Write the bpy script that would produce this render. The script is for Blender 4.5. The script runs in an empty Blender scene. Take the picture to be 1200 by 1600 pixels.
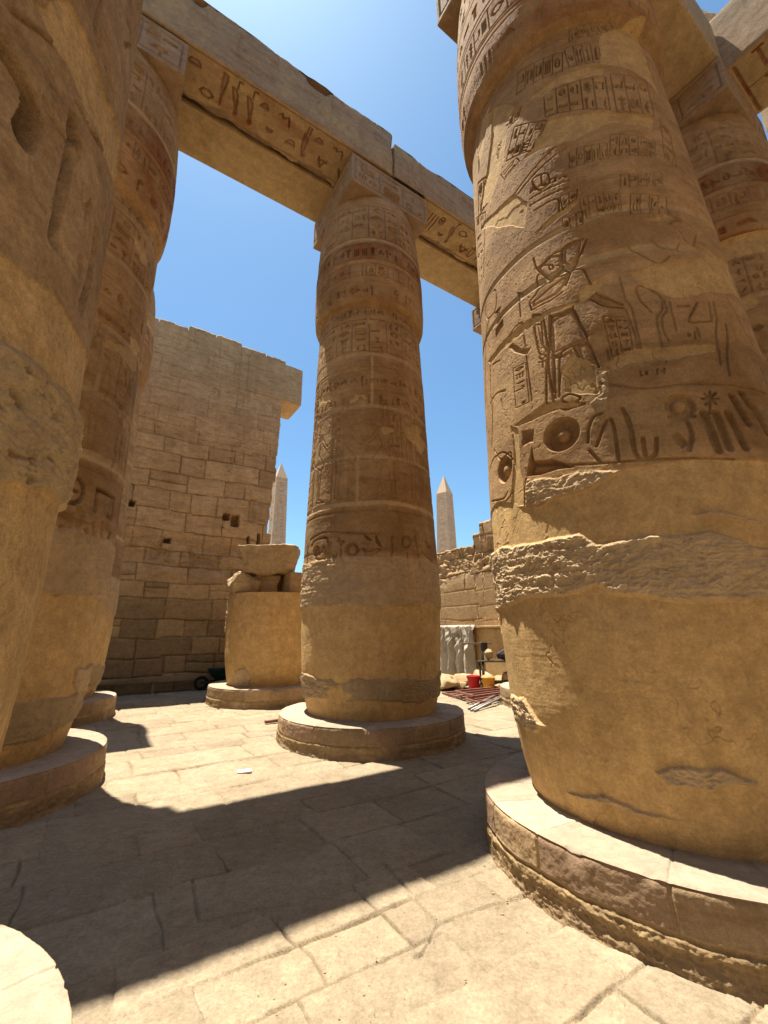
import bpy, math, random
import numpy as np
from mathutils import Matrix

scn = bpy.context.scene
# ------------------------------------------------------------------ camera
FPX, PITCH, ROLL, CAMH = 673.0, math.radians(15.5), math.radians(-0.3), 2.0
cp, sp, cr, sr = math.cos(PITCH), math.sin(PITCH), math.cos(ROLL), math.sin(ROLL)
cam_d = bpy.data.cameras.new('camera'); cam = bpy.data.objects.new('camera', cam_d)
scn.collection.objects.link(cam); scn.camera = cam
R0 = np.array([1., 0, 0]); D0 = np.array([0, sp, -cp]); F0 = np.array([0, cp, sp])
Rx = cr*R0 - sr*D0; Dn = sr*R0 + cr*D0
cam.matrix_world = Matrix(((Rx[0], -Dn[0], -F0[0], 0), (Rx[1], -Dn[1], -F0[1], 0), (Rx[2], -Dn[2], -F0[2], CAMH), (0, 0, 0, 1)))
cam_d.sensor_fit = 'VERTICAL'; cam_d.sensor_height = 24; cam_d.lens = FPX/1600*24
cam_d.clip_start = .05; cam_d.clip_end = 6000
# ------------------------------------------------------------------ light
SUN_AZ, SUN_EL = -52.6, 75.6
w = bpy.data.worlds.new('World'); scn.world = w; w.use_nodes = True
nt = w.node_tree; bg = nt.nodes['Background']
sky = nt.nodes.new('ShaderNodeTexSky'); sky.sky_type = 'NISHITA'; sky.sun_disc = False
sky.sun_elevation = math.radians(SUN_EL); sky.sun_rotation = math.radians(SUN_AZ)
sky.air_density = 1.0; sky.dust_density = 0.8; sky.ozone_density = 1.2
tn = nt.nodes.new('ShaderNodeMix'); tn.data_type = 'RGBA'; tn.blend_type = 'MULTIPLY'; tn.inputs[0].default_value = 1
tn.inputs[7].default_value = (.72, .98, 1.05, 1); nt.links.new(sky.outputs[0], tn.inputs[6])
nt.links.new(tn.outputs[2], bg.inputs[0]); bg.inputs[1].default_value = 0.069
sl = bpy.data.lights.new('sun', 'SUN'); sl.energy = 4.8; sl.angle = math.radians(.5); sl.color = (1, .925, .79)
so = bpy.data.objects.new('sun', sl); scn.collection.objects.link(so)
_e, _a = math.radians(SUN_EL), math.radians(SUN_AZ)
from mathutils import Vector
so.rotation_euler = Vector((-math.sin(_a)*math.cos(_e), -math.cos(_a)*math.cos(_e), -math.sin(_e))).to_track_quat('-Z', 'Y').to_euler()
so.location = (0, 0, 40)
scn.view_settings.view_transform = 'Standard'; scn.view_settings.look = 'None'
scn.view_settings.exposure = 1.42; scn.view_settings.gamma = 1
scn.cycles.max_bounces = 12; scn.cycles.diffuse_bounces = 10

# ------------------------------------------------------------------ plan
AZU = math.radians(57.4)
U = np.array([math.sin(AZU), math.cos(AZU)]); V = np.array([-math.cos(AZU), math.sin(AZU)])
O = np.array([-.27, 9.55]); SU, SV = 6.43, 5.73
def uv(u, v): return O + u*U + v*V
def ray(x, y):
    dx, dy = x-600., y-800.
    X = cr*dx + sr*dy; Y = -sr*dx + cr*dy
    return np.array([X, FPX*cp + Y*sp, FPX*sp - Y*cp])
def ground_at(x, y, z=0.):
    r = ray(x, y); return r[:2]*(z-CAMH)/r[2]
HW, ZAB, ZAR, ZTOP = 1.17, 12.6, 13.5, 15.0

# ------------------------------------------------------------------ noise
_rs = np.random.RandomState(7); _p = _rs.permutation(256); _p = np.concatenate([_p, _p, _p]).astype(np.int32)
_ang = _rs.rand(256)*6.2832; _g2 = np.stack([np.cos(_ang), np.sin(_ang)], 1).astype(np.float32)
_g3 = _rs.randn(256, 3); _g3 = (_g3/np.linalg.norm(_g3, axis=1)[:, None]).astype(np.float32)
def perlin2(x, y, seed=0):
    x = np.asarray(x, np.float32)+seed*17.31; y = np.asarray(y, np.float32)+seed*9.17
    xi = np.floor(x).astype(np.int32); yi = np.floor(y).astype(np.int32); xf = x-xi; yf = y-yi
    xi &= 255; yi &= 255
    u = xf*xf*xf*(xf*(xf*6-15)+10); v = yf*yf*yf*(yf*(yf*6-15)+10)
    def g(ix, iy, fx, fy):
        h = _g2[_p[_p[ix]+iy]]; return h[..., 0]*fx+h[..., 1]*fy
    a = g(xi, yi, xf, yf); b = g(xi+1, yi, xf-1, yf); c = g(xi, yi+1, xf, yf-1); d = g(xi+1, yi+1, xf-1, yf-1)
    return 1.5*((a+(b-a)*u)*(1-v)+(c+(d-c)*u)*v)
def fbm(x, y, oct=4, seed=0, gain=.5):
    t = 0; a = 1.; n = 0
    for k in range(oct):
        t = t+a*perlin2(x*2**k, y*2**k, seed+k*3+1); n += a; a *= gain
    return t/n
def ridge(x, y, oct=4, seed=0):
    t = 0; a = 1.; n = 0
    for k in range(oct):
        t = t+a*(1-2*np.abs(perlin2(x*2**k, y*2**k, seed+k*5+2))); n += a; a *= .55
    return t/n
def perlin3(x, y, z, seed=0):
    x = np.asarray(x, np.float32)+seed*7.7; y = np.asarray(y, np.float32)+seed*3.1; z = np.asarray(z, np.float32)+seed*5.3
    xi = np.floor(x).astype(np.int32); yi = np.floor(y).astype(np.int32); zi = np.floor(z).astype(np.int32)
    xf, yf, zf = x-xi, y-yi, z-zi; xi &= 255; yi &= 255; zi &= 255
    f = lambda t: t*t*t*(t*(t*6-15)+10)
    u, v, ww = f(xf), f(yf), f(zf); r = 0
    for i in (0, 1):
        for j in (0, 1):
            for k in (0, 1):
                h = _g3[_p[_p[_p[xi+i]+yi+j]+zi+k]]
                d = h[..., 0]*(xf-i)+h[..., 1]*(yf-j)+h[..., 2]*(zf-k)
                r = r+d*(u if i else 1-u)*(v if j else 1-v)*(ww if k else 1-ww)
    return 1.5*r
def fbm3(P, sc, oct=3, seed=0):
    t = 0; a = 1.; n = 0
    for k in range(oct):
        s = sc*2**k; t = t+a*perlin3(P[..., 0]*s, P[..., 1]*s, P[..., 2]*s, seed+k*3); n += a; a *= .5
    return t/n
def sstep(a, b, x):
    t = np.clip((x-a)/(b-a), 0, 1); return t*t*(3-2*t)

# ------------------------------------------------------------------ mesh helper
class Acc:
    def __init__(s): s.v = []; s.f = []; s.c = []; s.n = 0; s.t = []
    def grid(s, P, col=None, wrap=False, flip=False):
        P = np.asarray(P, np.float32); n, m = P.shape[:2]
        idx = np.arange(n*m).reshape(n, m)
        if wrap: idx = np.concatenate([idx, idx[:, :1]], 1)
        q = np.stack([idx[:-1, :-1], idx[:-1, 1:], idx[1:, 1:], idx[1:, :-1]], -1).reshape(-1, 4)
        if flip: q = q[:, ::-1]
        s.v.append(P.reshape(-1, 3)); s.f.append(q+s.n); s.n += n*m
        if col is None: col = np.zeros((n, m, 4)); col[..., 3] = .5
        s.c.append(np.broadcast_to(np.asarray(col, np.float32), (n, m, 4)).reshape(-1, 4))
    def tris(s, Vv, T):
        s.v.append(np.asarray(Vv, np.float32)); s.t.append(np.asarray(T)+s.n); s.n += len(Vv)
        c = np.zeros((len(Vv), 4), np.float32); c[:, 3] = .5; s.c.append(c)
    def build(s, name, mat, parent=None, loc=None, flat=False):
        v = np.concatenate(s.v)
        base = np.zeros(3)
        if parent is not None:
            q = parent
            while q is not None: base = base+np.array(q.location); q = q.parent
        elif loc is not None: base = np.array(loc, float)
        v = (v-base).astype(np.float32)
        q = np.concatenate(s.f).astype(np.int32) if s.f else np.zeros((0, 4), np.int32)
        t = np.concatenate(s.t).astype(np.int32) if s.t else np.zeros((0, 3), np.int32)
        me = bpy.data.meshes.new(name); me.vertices.add(len(v)); me.vertices.foreach_set('co', v.ravel())
        li = np.concatenate([q.ravel(), t.ravel()]); me.loops.add(len(li)); me.loops.foreach_set('vertex_index', li)
        st = np.concatenate([np.arange(len(q))*4, len(q)*4+np.arange(len(t))*3]).astype(np.int32)
        me.polygons.add(len(st)); me.polygons.foreach_set('loop_start', st)
        a = me.attributes.new('mk', 'FLOAT_COLOR', 'POINT'); a.data.foreach_set('color', np.concatenate(s.c).ravel())
        me.update(calc_edges=True); me.validate()
        if flat: me.shade_flat()
        me.materials.append(mat)
        o = bpy.data.objects.new(name, me); scn.collection.objects.link(o)
        if parent is not None: o.parent = parent
        elif loc is not None: o.location = loc
        return o
def tag(o, label=None, cat=None, group=None, kind=None):
    if label: o['label'] = label
    if cat: o['category'] = cat
    if group: o['group'] = group
    if kind: o['kind'] = kind
    elif cat: o['kind'] = 'thing'
    return o
def thing(name, loc, label, cat, group=None):
    o = bpy.data.objects.new(name, None); scn.collection.objects.link(o); o.location = loc
    o.empty_display_size = .2
    return tag(o, label, cat, group)

# ------------------------------------------------------------------ materials
def new_mat(name):
    m = bpy.data.materials.new(name); m.use_nodes = True
    n = m.node_tree; b = n.nodes['Principled BSDF']; b.inputs['Roughness'].default_value = .9
    if 'Specular IOR Level' in b.inputs: b.inputs['Specular IOR Level'].default_value = .15
    return m, n, b
def N(n, t, **k):
    o = n.nodes.new(t)
    for a, v in k.items(): setattr(o, a, v)
    return o
def noise(n, vec, scale, detail=5, rough=.6):
    o = N(n, 'ShaderNodeTexNoise'); o.inputs['Scale'].default_value = scale; o.inputs['Detail'].default_value = detail
    o.inputs['Roughness'].default_value = rough; n.links.new(vec, o.inputs['Vector']); return o.outputs['Fac']
def mixc(n, fac, a, b, bt='MIX'):
    o = N(n, 'ShaderNodeMix', data_type='RGBA', blend_type=bt)
    for sock, val in ((o.inputs[0], fac), (o.inputs[6], a), (o.inputs[7], b)):
        if isinstance(val, (int, float)): sock.default_value = val
        elif isinstance(val, tuple): sock.default_value = (*val, 1)
        else: n.links.new(val, sock)
    return o.outputs[2]
def ramp(n, f, a, b, lo=0., hi=1.):
    o = N(n, 'ShaderNodeMapRange'); n.links.new(f, o.inputs[0])
    for i, v in enumerate((a, b, lo, hi)): o.inputs[1+i].default_value = v
    return o.outputs[0]
def math_(n, op, a, b):
    o = N(n, 'ShaderNodeMath', operation=op)
    for s, v in ((o.inputs[0], a), (o.inputs[1], b)):
        if isinstance(v, (int, float)): s.default_value = v
        else: n.links.new(v, s)
    return o.outputs[0]
def stone(name, A=(.335, .195, .085), B=(.47, .30, .145), plaster=(.50, .33, .145), rough=(.54, .395, .23), paint=(.26, .08, .025),
          stain=(.19, .105, .045), bump=.45, tint=.5, speck=.3):
    m, n, b = new_mat(name)
    geo = N(n, 'ShaderNodeNewGeometry'); pos = geo.outputs['Position']
    at = N(n, 'ShaderNodeAttribute', attribute_name='mk'); sep = N(n, 'ShaderNodeSeparateColor'); n.links.new(at.outputs['Color'], sep.inputs[0])
    n1 = noise(n, pos, .9, 6); n2 = noise(n, pos, 5, 6, .65); n3 = noise(n, pos, 38, 5, .7); n4 = noise(n, pos, 140, 3, .7)
    st = N(n, 'ShaderNodeMapping'); st.inputs['Scale'].default_value = (3, 3, .35); n.links.new(pos, st.inputs[0])
    n5 = noise(n, st.outputs[0], 1.6, 6, .6)
    hb = N(n, 'ShaderNodeMapping'); hb.inputs['Scale'].default_value = (.8, .8, 3.6); n.links.new(pos, hb.inputs[0])
    n6 = noise(n, hb.outputs[0], 2.2, 6, .65)
    c = mixc(n, ramp(n, n1, .38, .60), A, B)
    c = mixc(n, ramp(n, n6, .48, .68, 0, .45), c, stain)
    pl = mixc(n, ramp(n, n2, .35, .7), plaster, tuple(x*1.12 for x in plaster))
    n7 = noise(n, pos, 1.7, 9, .7); n8 = noise(n, pos, 11, 7, .75)
    pl = mixc(n, ramp(n, n7, .54, .57, 0, .22), pl, tuple(x*y for x, y in zip(plaster, (1.18, 1.22, 1.34))))
    pl = mixc(n, ramp(n, n8, .60, .66, 0, .35), pl, tuple(x*y for x, y in zip(plaster, (.74, .68, .6))))
    pl = mixc(n, ramp(n, n5, .52, .72, 0, .55), pl, tuple(x*y for x, y in zip(plaster, (.72, .68, .62))))
    pl = mixc(n, ramp(n, n1, .55, .75, 0, .35), pl, tuple(x*y for x, y in zip(plaster, (1.12, 1.15, 1.3))))
    c = mixc(n, sep.outputs[0], c, pl)
    c = mixc(n, sep.outputs[1], c, mixc(n, ramp(n, n3, .3, .7), rough, tuple(x*.72 for x in rough)))
    c = mixc(n, math_(n, 'MULTIPLY', sep.outputs[2], ramp(n, n2, .3, .6, .25, 1)), c, paint)
    tv = ramp(n, at.outputs['Alpha'], 0, 1, 1-tint, 1+tint)
    tv = math_(n, 'MULTIPLY', tv, ramp(n, n2, .25, .75, .86, 1.14))
    tv = math_(n, 'MULTIPLY', tv, ramp(n, n3, .25, .75, 1-speck*.7, 1+speck*.7))
    tv = math_(n, 'MULTIPLY', tv, ramp(n, n5, .3, .7, .93, 1.06))
    tv = math_(n, 'MULTIPLY', tv, ramp(n, n4, .25, .75, 1-speck*.5, 1+speck*.5))
    tv = math_(n, 'MULTIPLY', tv, ramp(n, n8, .38, .66, 1.07, .84))
    cc = N(n, 'ShaderNodeCombineColor')
    for i in range(3): n.links.new(tv, cc.inputs[i])
    c = mixc(n, 1., c, cc.outputs[0], 'MULTIPLY')
    n.links.new(c, b.inputs['Base Color'])
    h = math_(n, 'ADD', math_(n, 'MULTIPLY', n3, 1.), math_(n, 'MULTIPLY', n4, .45))
    h = math_(n, 'ADD', h, math_(n, 'MULTIPLY', n2, 1.2)); h = math_(n, 'ADD', h, math_(n, 'MULTIPLY', n8, .9))
    bp = N(n, 'ShaderNodeBump'); bp.inputs['Strength'].default_value = bump; bp.inputs['Distance'].default_value = .02
    n.links.new(h, bp.inputs['Height']); n.links.new(bp.outputs[0], b.inputs['Normal'])
    return m
M_COL = stone('weathered_sandstone')
M_NEAR = stone('bounce_lit_near_sandstone', A=(.36, .23, .115), B=(.50, .345, .19), plaster=(.58, .395, .185), rough=(.60, .45, .26), stain=(.22, .125, .055), bump=.7, speck=.4)  # near column's copy of the sandstone, colours brightened to stand in for bounced light
M_BASE = stone('base_sandstone', A=(.38, .265, .15), B=(.34, .24, .14), plaster=(.37, .255, .13), rough=(.35, .30, .23), paint=(.31, .20, .135))
M_FLOOR = stone('paving_stone', A=(.265, .209, .138), B=(.31, .25, .172), plaster=(.29, .232, .153), rough=(.235, .178, .108), stain=(.24, .175, .11), bump=.6, tint=.4, speck=.35)
M_WALL = stone('wall_masonry', A=(.43, .285, .15), B=(.50, .345, .19), plaster=(.45, .285, .125), rough=(.34, .215, .105), bump=.7, tint=.5)
M_BEAM = stone('architrave_stone', A=(.40, .275, .175), B=(.37, .25, .15), plaster=(.45, .32, .165), paint=(.25, .08, .03), rough=(.42, .29, .17), bump=.5, tint=.4)
M_OBEL = stone('obelisk_granite', A=(.52, .37, .25), B=(.47, .33, .225), plaster=(.50, .37, .25), bump=.2, tint=.3)
M_ROCK = stone('rubble_stone', A=(.46, .345, .205), B=(.38, .27, .15), bump=.7)
def simple(name, col, rough=.6, metal=0., bscale=0, bstr=.2, var=.2):
    m, n, b = new_mat(name); b.inputs['Roughness'].default_value = rough; b.inputs['Metallic'].default_value = metal
    geo = N(n, 'ShaderNodeNewGeometry'); f = noise(n, geo.outputs['Position'], bscale or 12, 5)
    c = mixc(n, ramp(n, f, .3, .7), tuple(x*(1-var) for x in col), tuple(min(1, x*(1+var)) for x in col))
    n.links.new(c, b.inputs['Base Color'])
    bp = N(n, 'ShaderNodeBump'); bp.inputs['Strength'].default_value = bstr; bp.inputs['Distance'].default_value = .01
    n.links.new(f, bp.inputs['Height']); n.links.new(bp.outputs[0], b.inputs['Normal'])
    return m

# ------------------------------------------------------------------ sunk relief
GL = """c553 c551|f405042569680|04162436445664768496|f132546668593|5055 2575 c572|5058 5838 3847 4060|4047 6067 2777 2888 2979
f12355759798877756342 5250 5070|f22365859899878737332 4240 6260|15376795633315 c551 5332|15376795633315|f061432729496|1217 1787 8782 8262
2228 2888 8882 8222|03223453728497|0434547485887 6878|0567 6784 0456 5674|4947 4742 4282 8283 8353 5359|f30344648596866748280|f404445596968575350
2228 5258 8288|c552 c571 3514 7594 3412 7492|5059 5627 5687 5434 5474|c553 3565|2029 2949 4944 4484 8480 8020|5059 1585 2278 2872
0464 6476 7686 7483|4048 4859 5969 6967|2028 5058 8088 1838 4868 7898|0666 6664 0444 0406|f303437687470|1090 1393 1696 1999""".replace('\n', '|').split('|')
def parse(g):
    r = []
    for t in g.split():
        k = t[0] if t[0] in 'cf' else 'l'; d = [int(c) for c in t if c.isdigit()]
        if k == 'c': r.append(('c', d[0]/10, d[1]/10, d[2]/10))
        else:
            if len(d) % 2: d = d[:-1]
            r.append((k, np.array(d, float).reshape(-1, 2)/10))
    return r
GL = [parse(g) for g in GL]
class Field:
    def __init__(s, a, b):
        s.a = np.asarray(a, float); s.b = np.asarray(b, float); s.D = np.zeros((len(b), len(a)), np.float32)
    def win(s, x0, x1, y0, y1):
        return np.searchsorted(s.a, x0), np.searchsorted(s.a, x1), np.searchsorted(s.b, y0), np.searchsorted(s.b, y1)
    def seg(s, p, q, wd, dep, arr=None):
        arr = s.D if arr is None else arr
        i0, i1, j0, j1 = s.win(min(p[0], q[0])-wd, max(p[0], q[0])+wd, min(p[1], q[1])-wd, max(p[1], q[1])+wd)
        if i1 <= i0 or j1 <= j0: return
        x = s.a[None, i0:i1]-p[0]; y = s.b[j0:j1, None]-p[1]; dx, dy = q[0]-p[0], q[1]-p[1]
        t = np.clip((x*dx+y*dy)/(dx*dx+dy*dy+1e-12), 0, 1)
        d = np.hypot(x-t*dx, y-t*dy)
        np.maximum(arr[j0:j1, i0:i1], dep*(1-sstep(wd*.68, wd*.98, d)), out=arr[j0:j1, i0:i1])
    def line(s, pts, wd, dep, arr=None):
        for p, q in zip(pts[:-1], pts[1:]): s.seg(p, q, wd, dep, arr)
    def fill(s, poly, dep, soft=.01, arr=None, warp=0., seed=0, mode='max', bulge=0.):
        arr = s.D if arr is None else arr
        poly = np.asarray(poly, float); m = soft+warp*1.5
        i0, i1, j0, j1 = s.win(poly[:, 0].min()-m, poly[:, 0].max()+m, poly[:, 1].min()-m, poly[:, 1].max()+m)
        if i1 <= i0 or j1 <= j0: return
        x = np.repeat(s.a[None, i0:i1], j1-j0, 0); y = np.repeat(s.b[j0:j1, None], i1-i0, 1)
        if warp:
            x, y = x+warp*fbm(x*.6/warp*.25, y*.6/warp*.25, 4, seed), y+warp*fbm(x*.6/warp*.25, y*.6/warp*.25, 4, seed+50)
        ins = np.zeros(x.shape, bool); dist = np.full(x.shape, 9., float)
        for k in range(len(poly)):
            (ax, ay), (bx, by) = poly[k], poly[(k+1) % len(poly)]
            if ay != by: ins ^= ((ay > y) != (by > y)) & (x < (bx-ax)*(y-ay)/(by-ay)+ax)
            dx, dy = bx-ax, by-ay; t = np.clip(((x-ax)*dx+(y-ay)*dy)/(dx*dx+dy*dy+1e-12), 0, 1)
            dist = np.minimum(dist, np.hypot(x-ax-t*dx, y-ay-t*dy))
        v = dep*np.where(ins, sstep(0, soft, dist), 0)
        if bulge: v = v-bulge*np.where(ins, sstep(soft, soft*3.5, dist), 0)
        if mode == 'max': np.maximum(arr[j0:j1, i0:i1], v, out=arr[j0:j1, i0:i1])
        else: arr[j0:j1, i0:i1] *= (1-v)
    def circle(s, c, r, wd, dep, ry=None, arr=None):
        t = np.linspace(0, 2*np.pi, 15); s.line(np.stack([c[0]+r*np.cos(t), c[1]+(ry or r)*np.sin(t)], 1), wd, dep, arr)
    def disc(s, c, r, dep, ball=0.):
        i0, i1, j0, j1 = s.win(c[0]-r, c[0]+r, c[1]-r, c[1]+r)
        if i1 <= i0 or j1 <= j0: return
        d = np.hypot(s.a[None, i0:i1]-c[0], s.b[j0:j1, None]-c[1])
        v = dep*(1-sstep(r*.85, r, d))
        if ball: v = v-dep*.9*np.sqrt(np.clip(1-(d/ball)**2, 0, 1))
        np.maximum(s.D[j0:j1, i0:i1], v, out=s.D[j0:j1, i0:i1])
    def glyph(s, g, Q, wd, dep):
        # Q maps unit square to (a, b)
        for it in GL[g]:
            if it[0] == 'c':
                t = np.linspace(0, 2*np.pi, 11); P = Q(it[1]+it[3]*np.cos(t), it[2]+it[3]*np.sin(t)); s.line(P, wd, dep)
            else:
                P = Q(it[1][:, 0], it[1][:, 1])
                if it[0] == 'f': s.fill(P, dep, wd*.8, bulge=dep*.55)
                else: s.line(P, wd, dep)
    def panel(s, quad, nx, ny, dep, seed, wrel=.07, frame=True, lines=False):
        TL, TR, BR, BL = [np.asarray(p, float) for p in quad]; rnd = random.Random(seed)
        def Q(u, v):
            u = np.asarray(u, float)[..., None]; v = np.asarray(v, float)[..., None]
            return (TL*(1-u)+TR*u)*v+(BL*(1-u)+BR*u)*(1-v)
        cw = np.linalg.norm(TR-TL)/nx; ch = np.linalg.norm(TL-BL)/ny; wd = wrel*min(cw, ch)
        for i in range(nx):
            if frame and i: s.line(Q(np.array([i/nx]*2), np.array([0, 1.])), wd*.6, dep*.7)
            for j in range(ny):
                if rnd.random() < .06: continue
                two = rnd.random() < .35 and ch > .09; k = 2 if two else 1
                for h in range(k):
                    g = rnd.randrange(len(GL)); x0, x1 = (i+.12)/nx, (i+.88)/nx
                    if two: xa = x0+(x1-x0)*h*.55; xb = xa+(x1-x0)*.45
                    else: xa, xb = x0, x1
                    y0, y1 = (j+.1+rnd.random()*.05)/ny, (j+.9-rnd.random()*.1)/ny
                    s.glyph(g, lambda a, b: Q(xa+(xb-xa)*a, y0+(y1-y0)*b), wd*(.75 if two else 1), dep*(.7+.5*rnd.random()))
        if frame: s.line(Q(np.array([0, 1, 1, 0, 0.]), np.array([0, 0, 1, 1, 0.])), wd*.6, dep*.7)
        if lines:
            for j in range(1, ny): s.line(Q(np.array([0., 1]), np.array([j/ny]*2)), wd*.5, dep*.6)

# ------------------------------------------------------------------ columns
PROF = np.array([(0, 1.2), (.45, 1.29), (.6, 1.345), (.9, 1.40), (1.3, 1.45), (2, 1.485), (2.8, 1.49), (3.8, 1.46), (4.9, 1.42), (6.1, 1.37), (7.5, 1.33),
                 (8.6, 1.29), (9.26, 1.255), (9.29, 1.325), (9.42, 1.375), (9.7, 1.40), (10.1, 1.40), (10.6, 1.395), (11.3, 1.36), (12.0, 1.30), (12.45, 1.23), (12.6, 1.19)])
ZCAP = 9.27
class Column:
    def __init__(s, c, scale=1., lean=(0, 0), facing=None):
        s.c = np.array(c, float); s.sc = scale; s.lean = np.array(lean, float)
        s.face = math.atan2(-s.c[0], -s.c[1]) if facing is None else facing
        zz = np.linspace(0, 12.6, 600); r = np.interp(zz, PROF[:, 0], PROF[:, 1])
        k = np.ones(9)/9; m = np.abs(zz-9.3) > .25; rs = np.convolve(np.pad(r, 4, 'edge'), k, 'valid'); s.zz = zz; s.rr = np.where(m, rs, r)*scale
        s.R = 1.42*scale
    def rad(s, z): return np.interp(z, s.zz, s.rr)
    def cen(s, z): z = np.asarray(z, float); return s.c[0]+s.lean[0]*z, s.c[1]+s.lean[1]*z
    def onto(s, x, y):
        d = ray(x, y); d = d/np.linalg.norm(d); z = 4.
        for _ in range(12):
            cx, cy = s.cen(z); r = s.rad(z); a = d[0]**2+d[1]**2; b = d[0]*cx+d[1]*cy; c = cx*cx+cy*cy-r*r
            q = b*b-a*c; t = (b-math.sqrt(q))/a if q > 0 else b/a
            z = min(max(CAMH+d[2]*t, .3), 12.6)
        th = s.face-math.atan2(d[0]*t-cx, d[1]*t-cy); th = (th+np.pi) % (2*np.pi)-np.pi
        return th*s.R, z
    def T(s, x0, y0, k):
        return lambda *p: [s.onto(x0+a/k, y0+b/k) for a, b in p]
def theta_grid(step, half=115):
    h = math.radians(half); n = int(2*h/step); f = np.linspace(-h, h, n); e = np.linspace(h, 2*np.pi-h, 60)[1:-1]
    return np.concatenate([f, e])
def column_mesh(col, step, ztop, carve, name_label, seed, parts, zbot=.42, zfine=99.):
    th = theta_grid(step/col.R); nf = (th <= math.radians(115)).sum()
    z = np.arange(zbot, min(zfine, ztop)+step*.5, step)
    if zfine < ztop: z = np.concatenate([z, np.arange(z[-1]+step*1.7, ztop+step*.5, step*1.7)])
    F = Field(th*col.R, z); F.P = np.zeros_like(F.D); F.Rg = np.zeros_like(F.D); F.Pt = np.zeros_like(F.D); F.J = np.zeros_like(F.D)
    F.tint = np.zeros_like(F.D)
    S, Z = np.meshgrid(F.a, z); S = S.astype(np.float32); Z = Z.astype(np.float32); F.S, F.Z = S, Z
    carve(F, col)
    sd = seed
    wear = sstep(-.55, .0, fbm(S*1.3, Z*1.3, 4, sd+11))*.45+.65
    f1 = fbm(S*2.2, Z*2.2, 4, sd+1); f2 = fbm(S*11, Z*11, 4, sd+2, .6); f3 = ridge(S*5, Z*7, 4, sd+3)
    low = fbm(S*.7, Z*.9, 3, sd+4)
    pits = sstep(.32, .6, fbm(S*16, Z*18, 3, sd+5))*sstep(-.1, .35, f1)
    st = (1-F.P)*(1-F.Rg)
    wear = np.maximum(wear, getattr(F, 'crisp', 0.)); d = -F.D*wear*(1-F.P)*(1-.6*F.Rg)
    fz = getattr(F, 'flat', 1.)
    d += st*(.007*fz*f1+.004*fz*f2-.010*pits*fz-.006*fz*sstep(.38, .5, fbm(S*34, Z*34, 2, sd+36))+.0022*fz*perlin2(S*30+Z*14, Z*55-S*12, sd+37)*sstep(-.2, .2, f1)) + .008*low
    d += F.P*(-.014+.004*f1+.0012*f2)
    strat = fbm(S*1.5, Z*14, 4, sd+8)
    Zt = Z+.12*f1; crag = ridge(S*9+.8*f1, Zt*16, 5, sd+13); fine = ridge(S*26, Zt*38, 3, sd+16); big = fbm(S*2.6, Zt*5, 4, sd+14)
    d += F.Rg*(.006+.020*big+.017*crag+.007*fine+.018*strat-.035*getattr(F, 'pit', .35)*sstep(.2, .42, fbm(S*8, Z*10, 4, sd+15)))
    # hairline cracks, patch edges and trowel marks in the plaster
    ck = fbm(S*1.1, Z*.8, 5, sd+31, .6); cm = sstep(.02, .2, fbm(S*.6, Z*.6, 3, sd+32))
    crk = (1-sstep(.003, .011, np.abs(ck)))*cm; tr = fbm(S*3+.5*f1, Z*22, 3, sd+33)*sstep(-.1, .3, low); pt = sstep(.16, .18, fbm(S*.9, Z*1.3, 5, sd+34))
    d += F.P*(-.007*crk+.0016*tr+.004*pt)
    F.tint += F.P*(-.16*crk+.035*pt)
    d -= F.J*.012*st
    col4 = np.zeros((*d.shape, 4), np.float32)
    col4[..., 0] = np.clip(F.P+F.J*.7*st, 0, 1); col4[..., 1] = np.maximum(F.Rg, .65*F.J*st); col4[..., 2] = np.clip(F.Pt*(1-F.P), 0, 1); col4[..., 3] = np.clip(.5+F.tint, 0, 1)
    r = col.rad(z)[:, None]+d; az = col.face-th[None, :]; cx, cy = col.cen(z)
    P = np.stack([cx[:, None]+r*np.sin(az), cy[:, None]+r*np.cos(az), np.repeat(z[:, None], len(th), 1)], -1)
    k = int(np.searchsorted(z, ZCAP))
    for nm, sl_ in parts:
        a, b = (0, min(k+1, len(z))) if sl_ == 'shaft' else (k, len(z))
        if sl_ == 'all': a, b = 0, len(z)
        if b-a < 2: continue
        A = Acc(); A.grid(P[a:b], col4[a:b], wrap=True, flip=True)
        yield nm, A, P[b-1]

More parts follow.
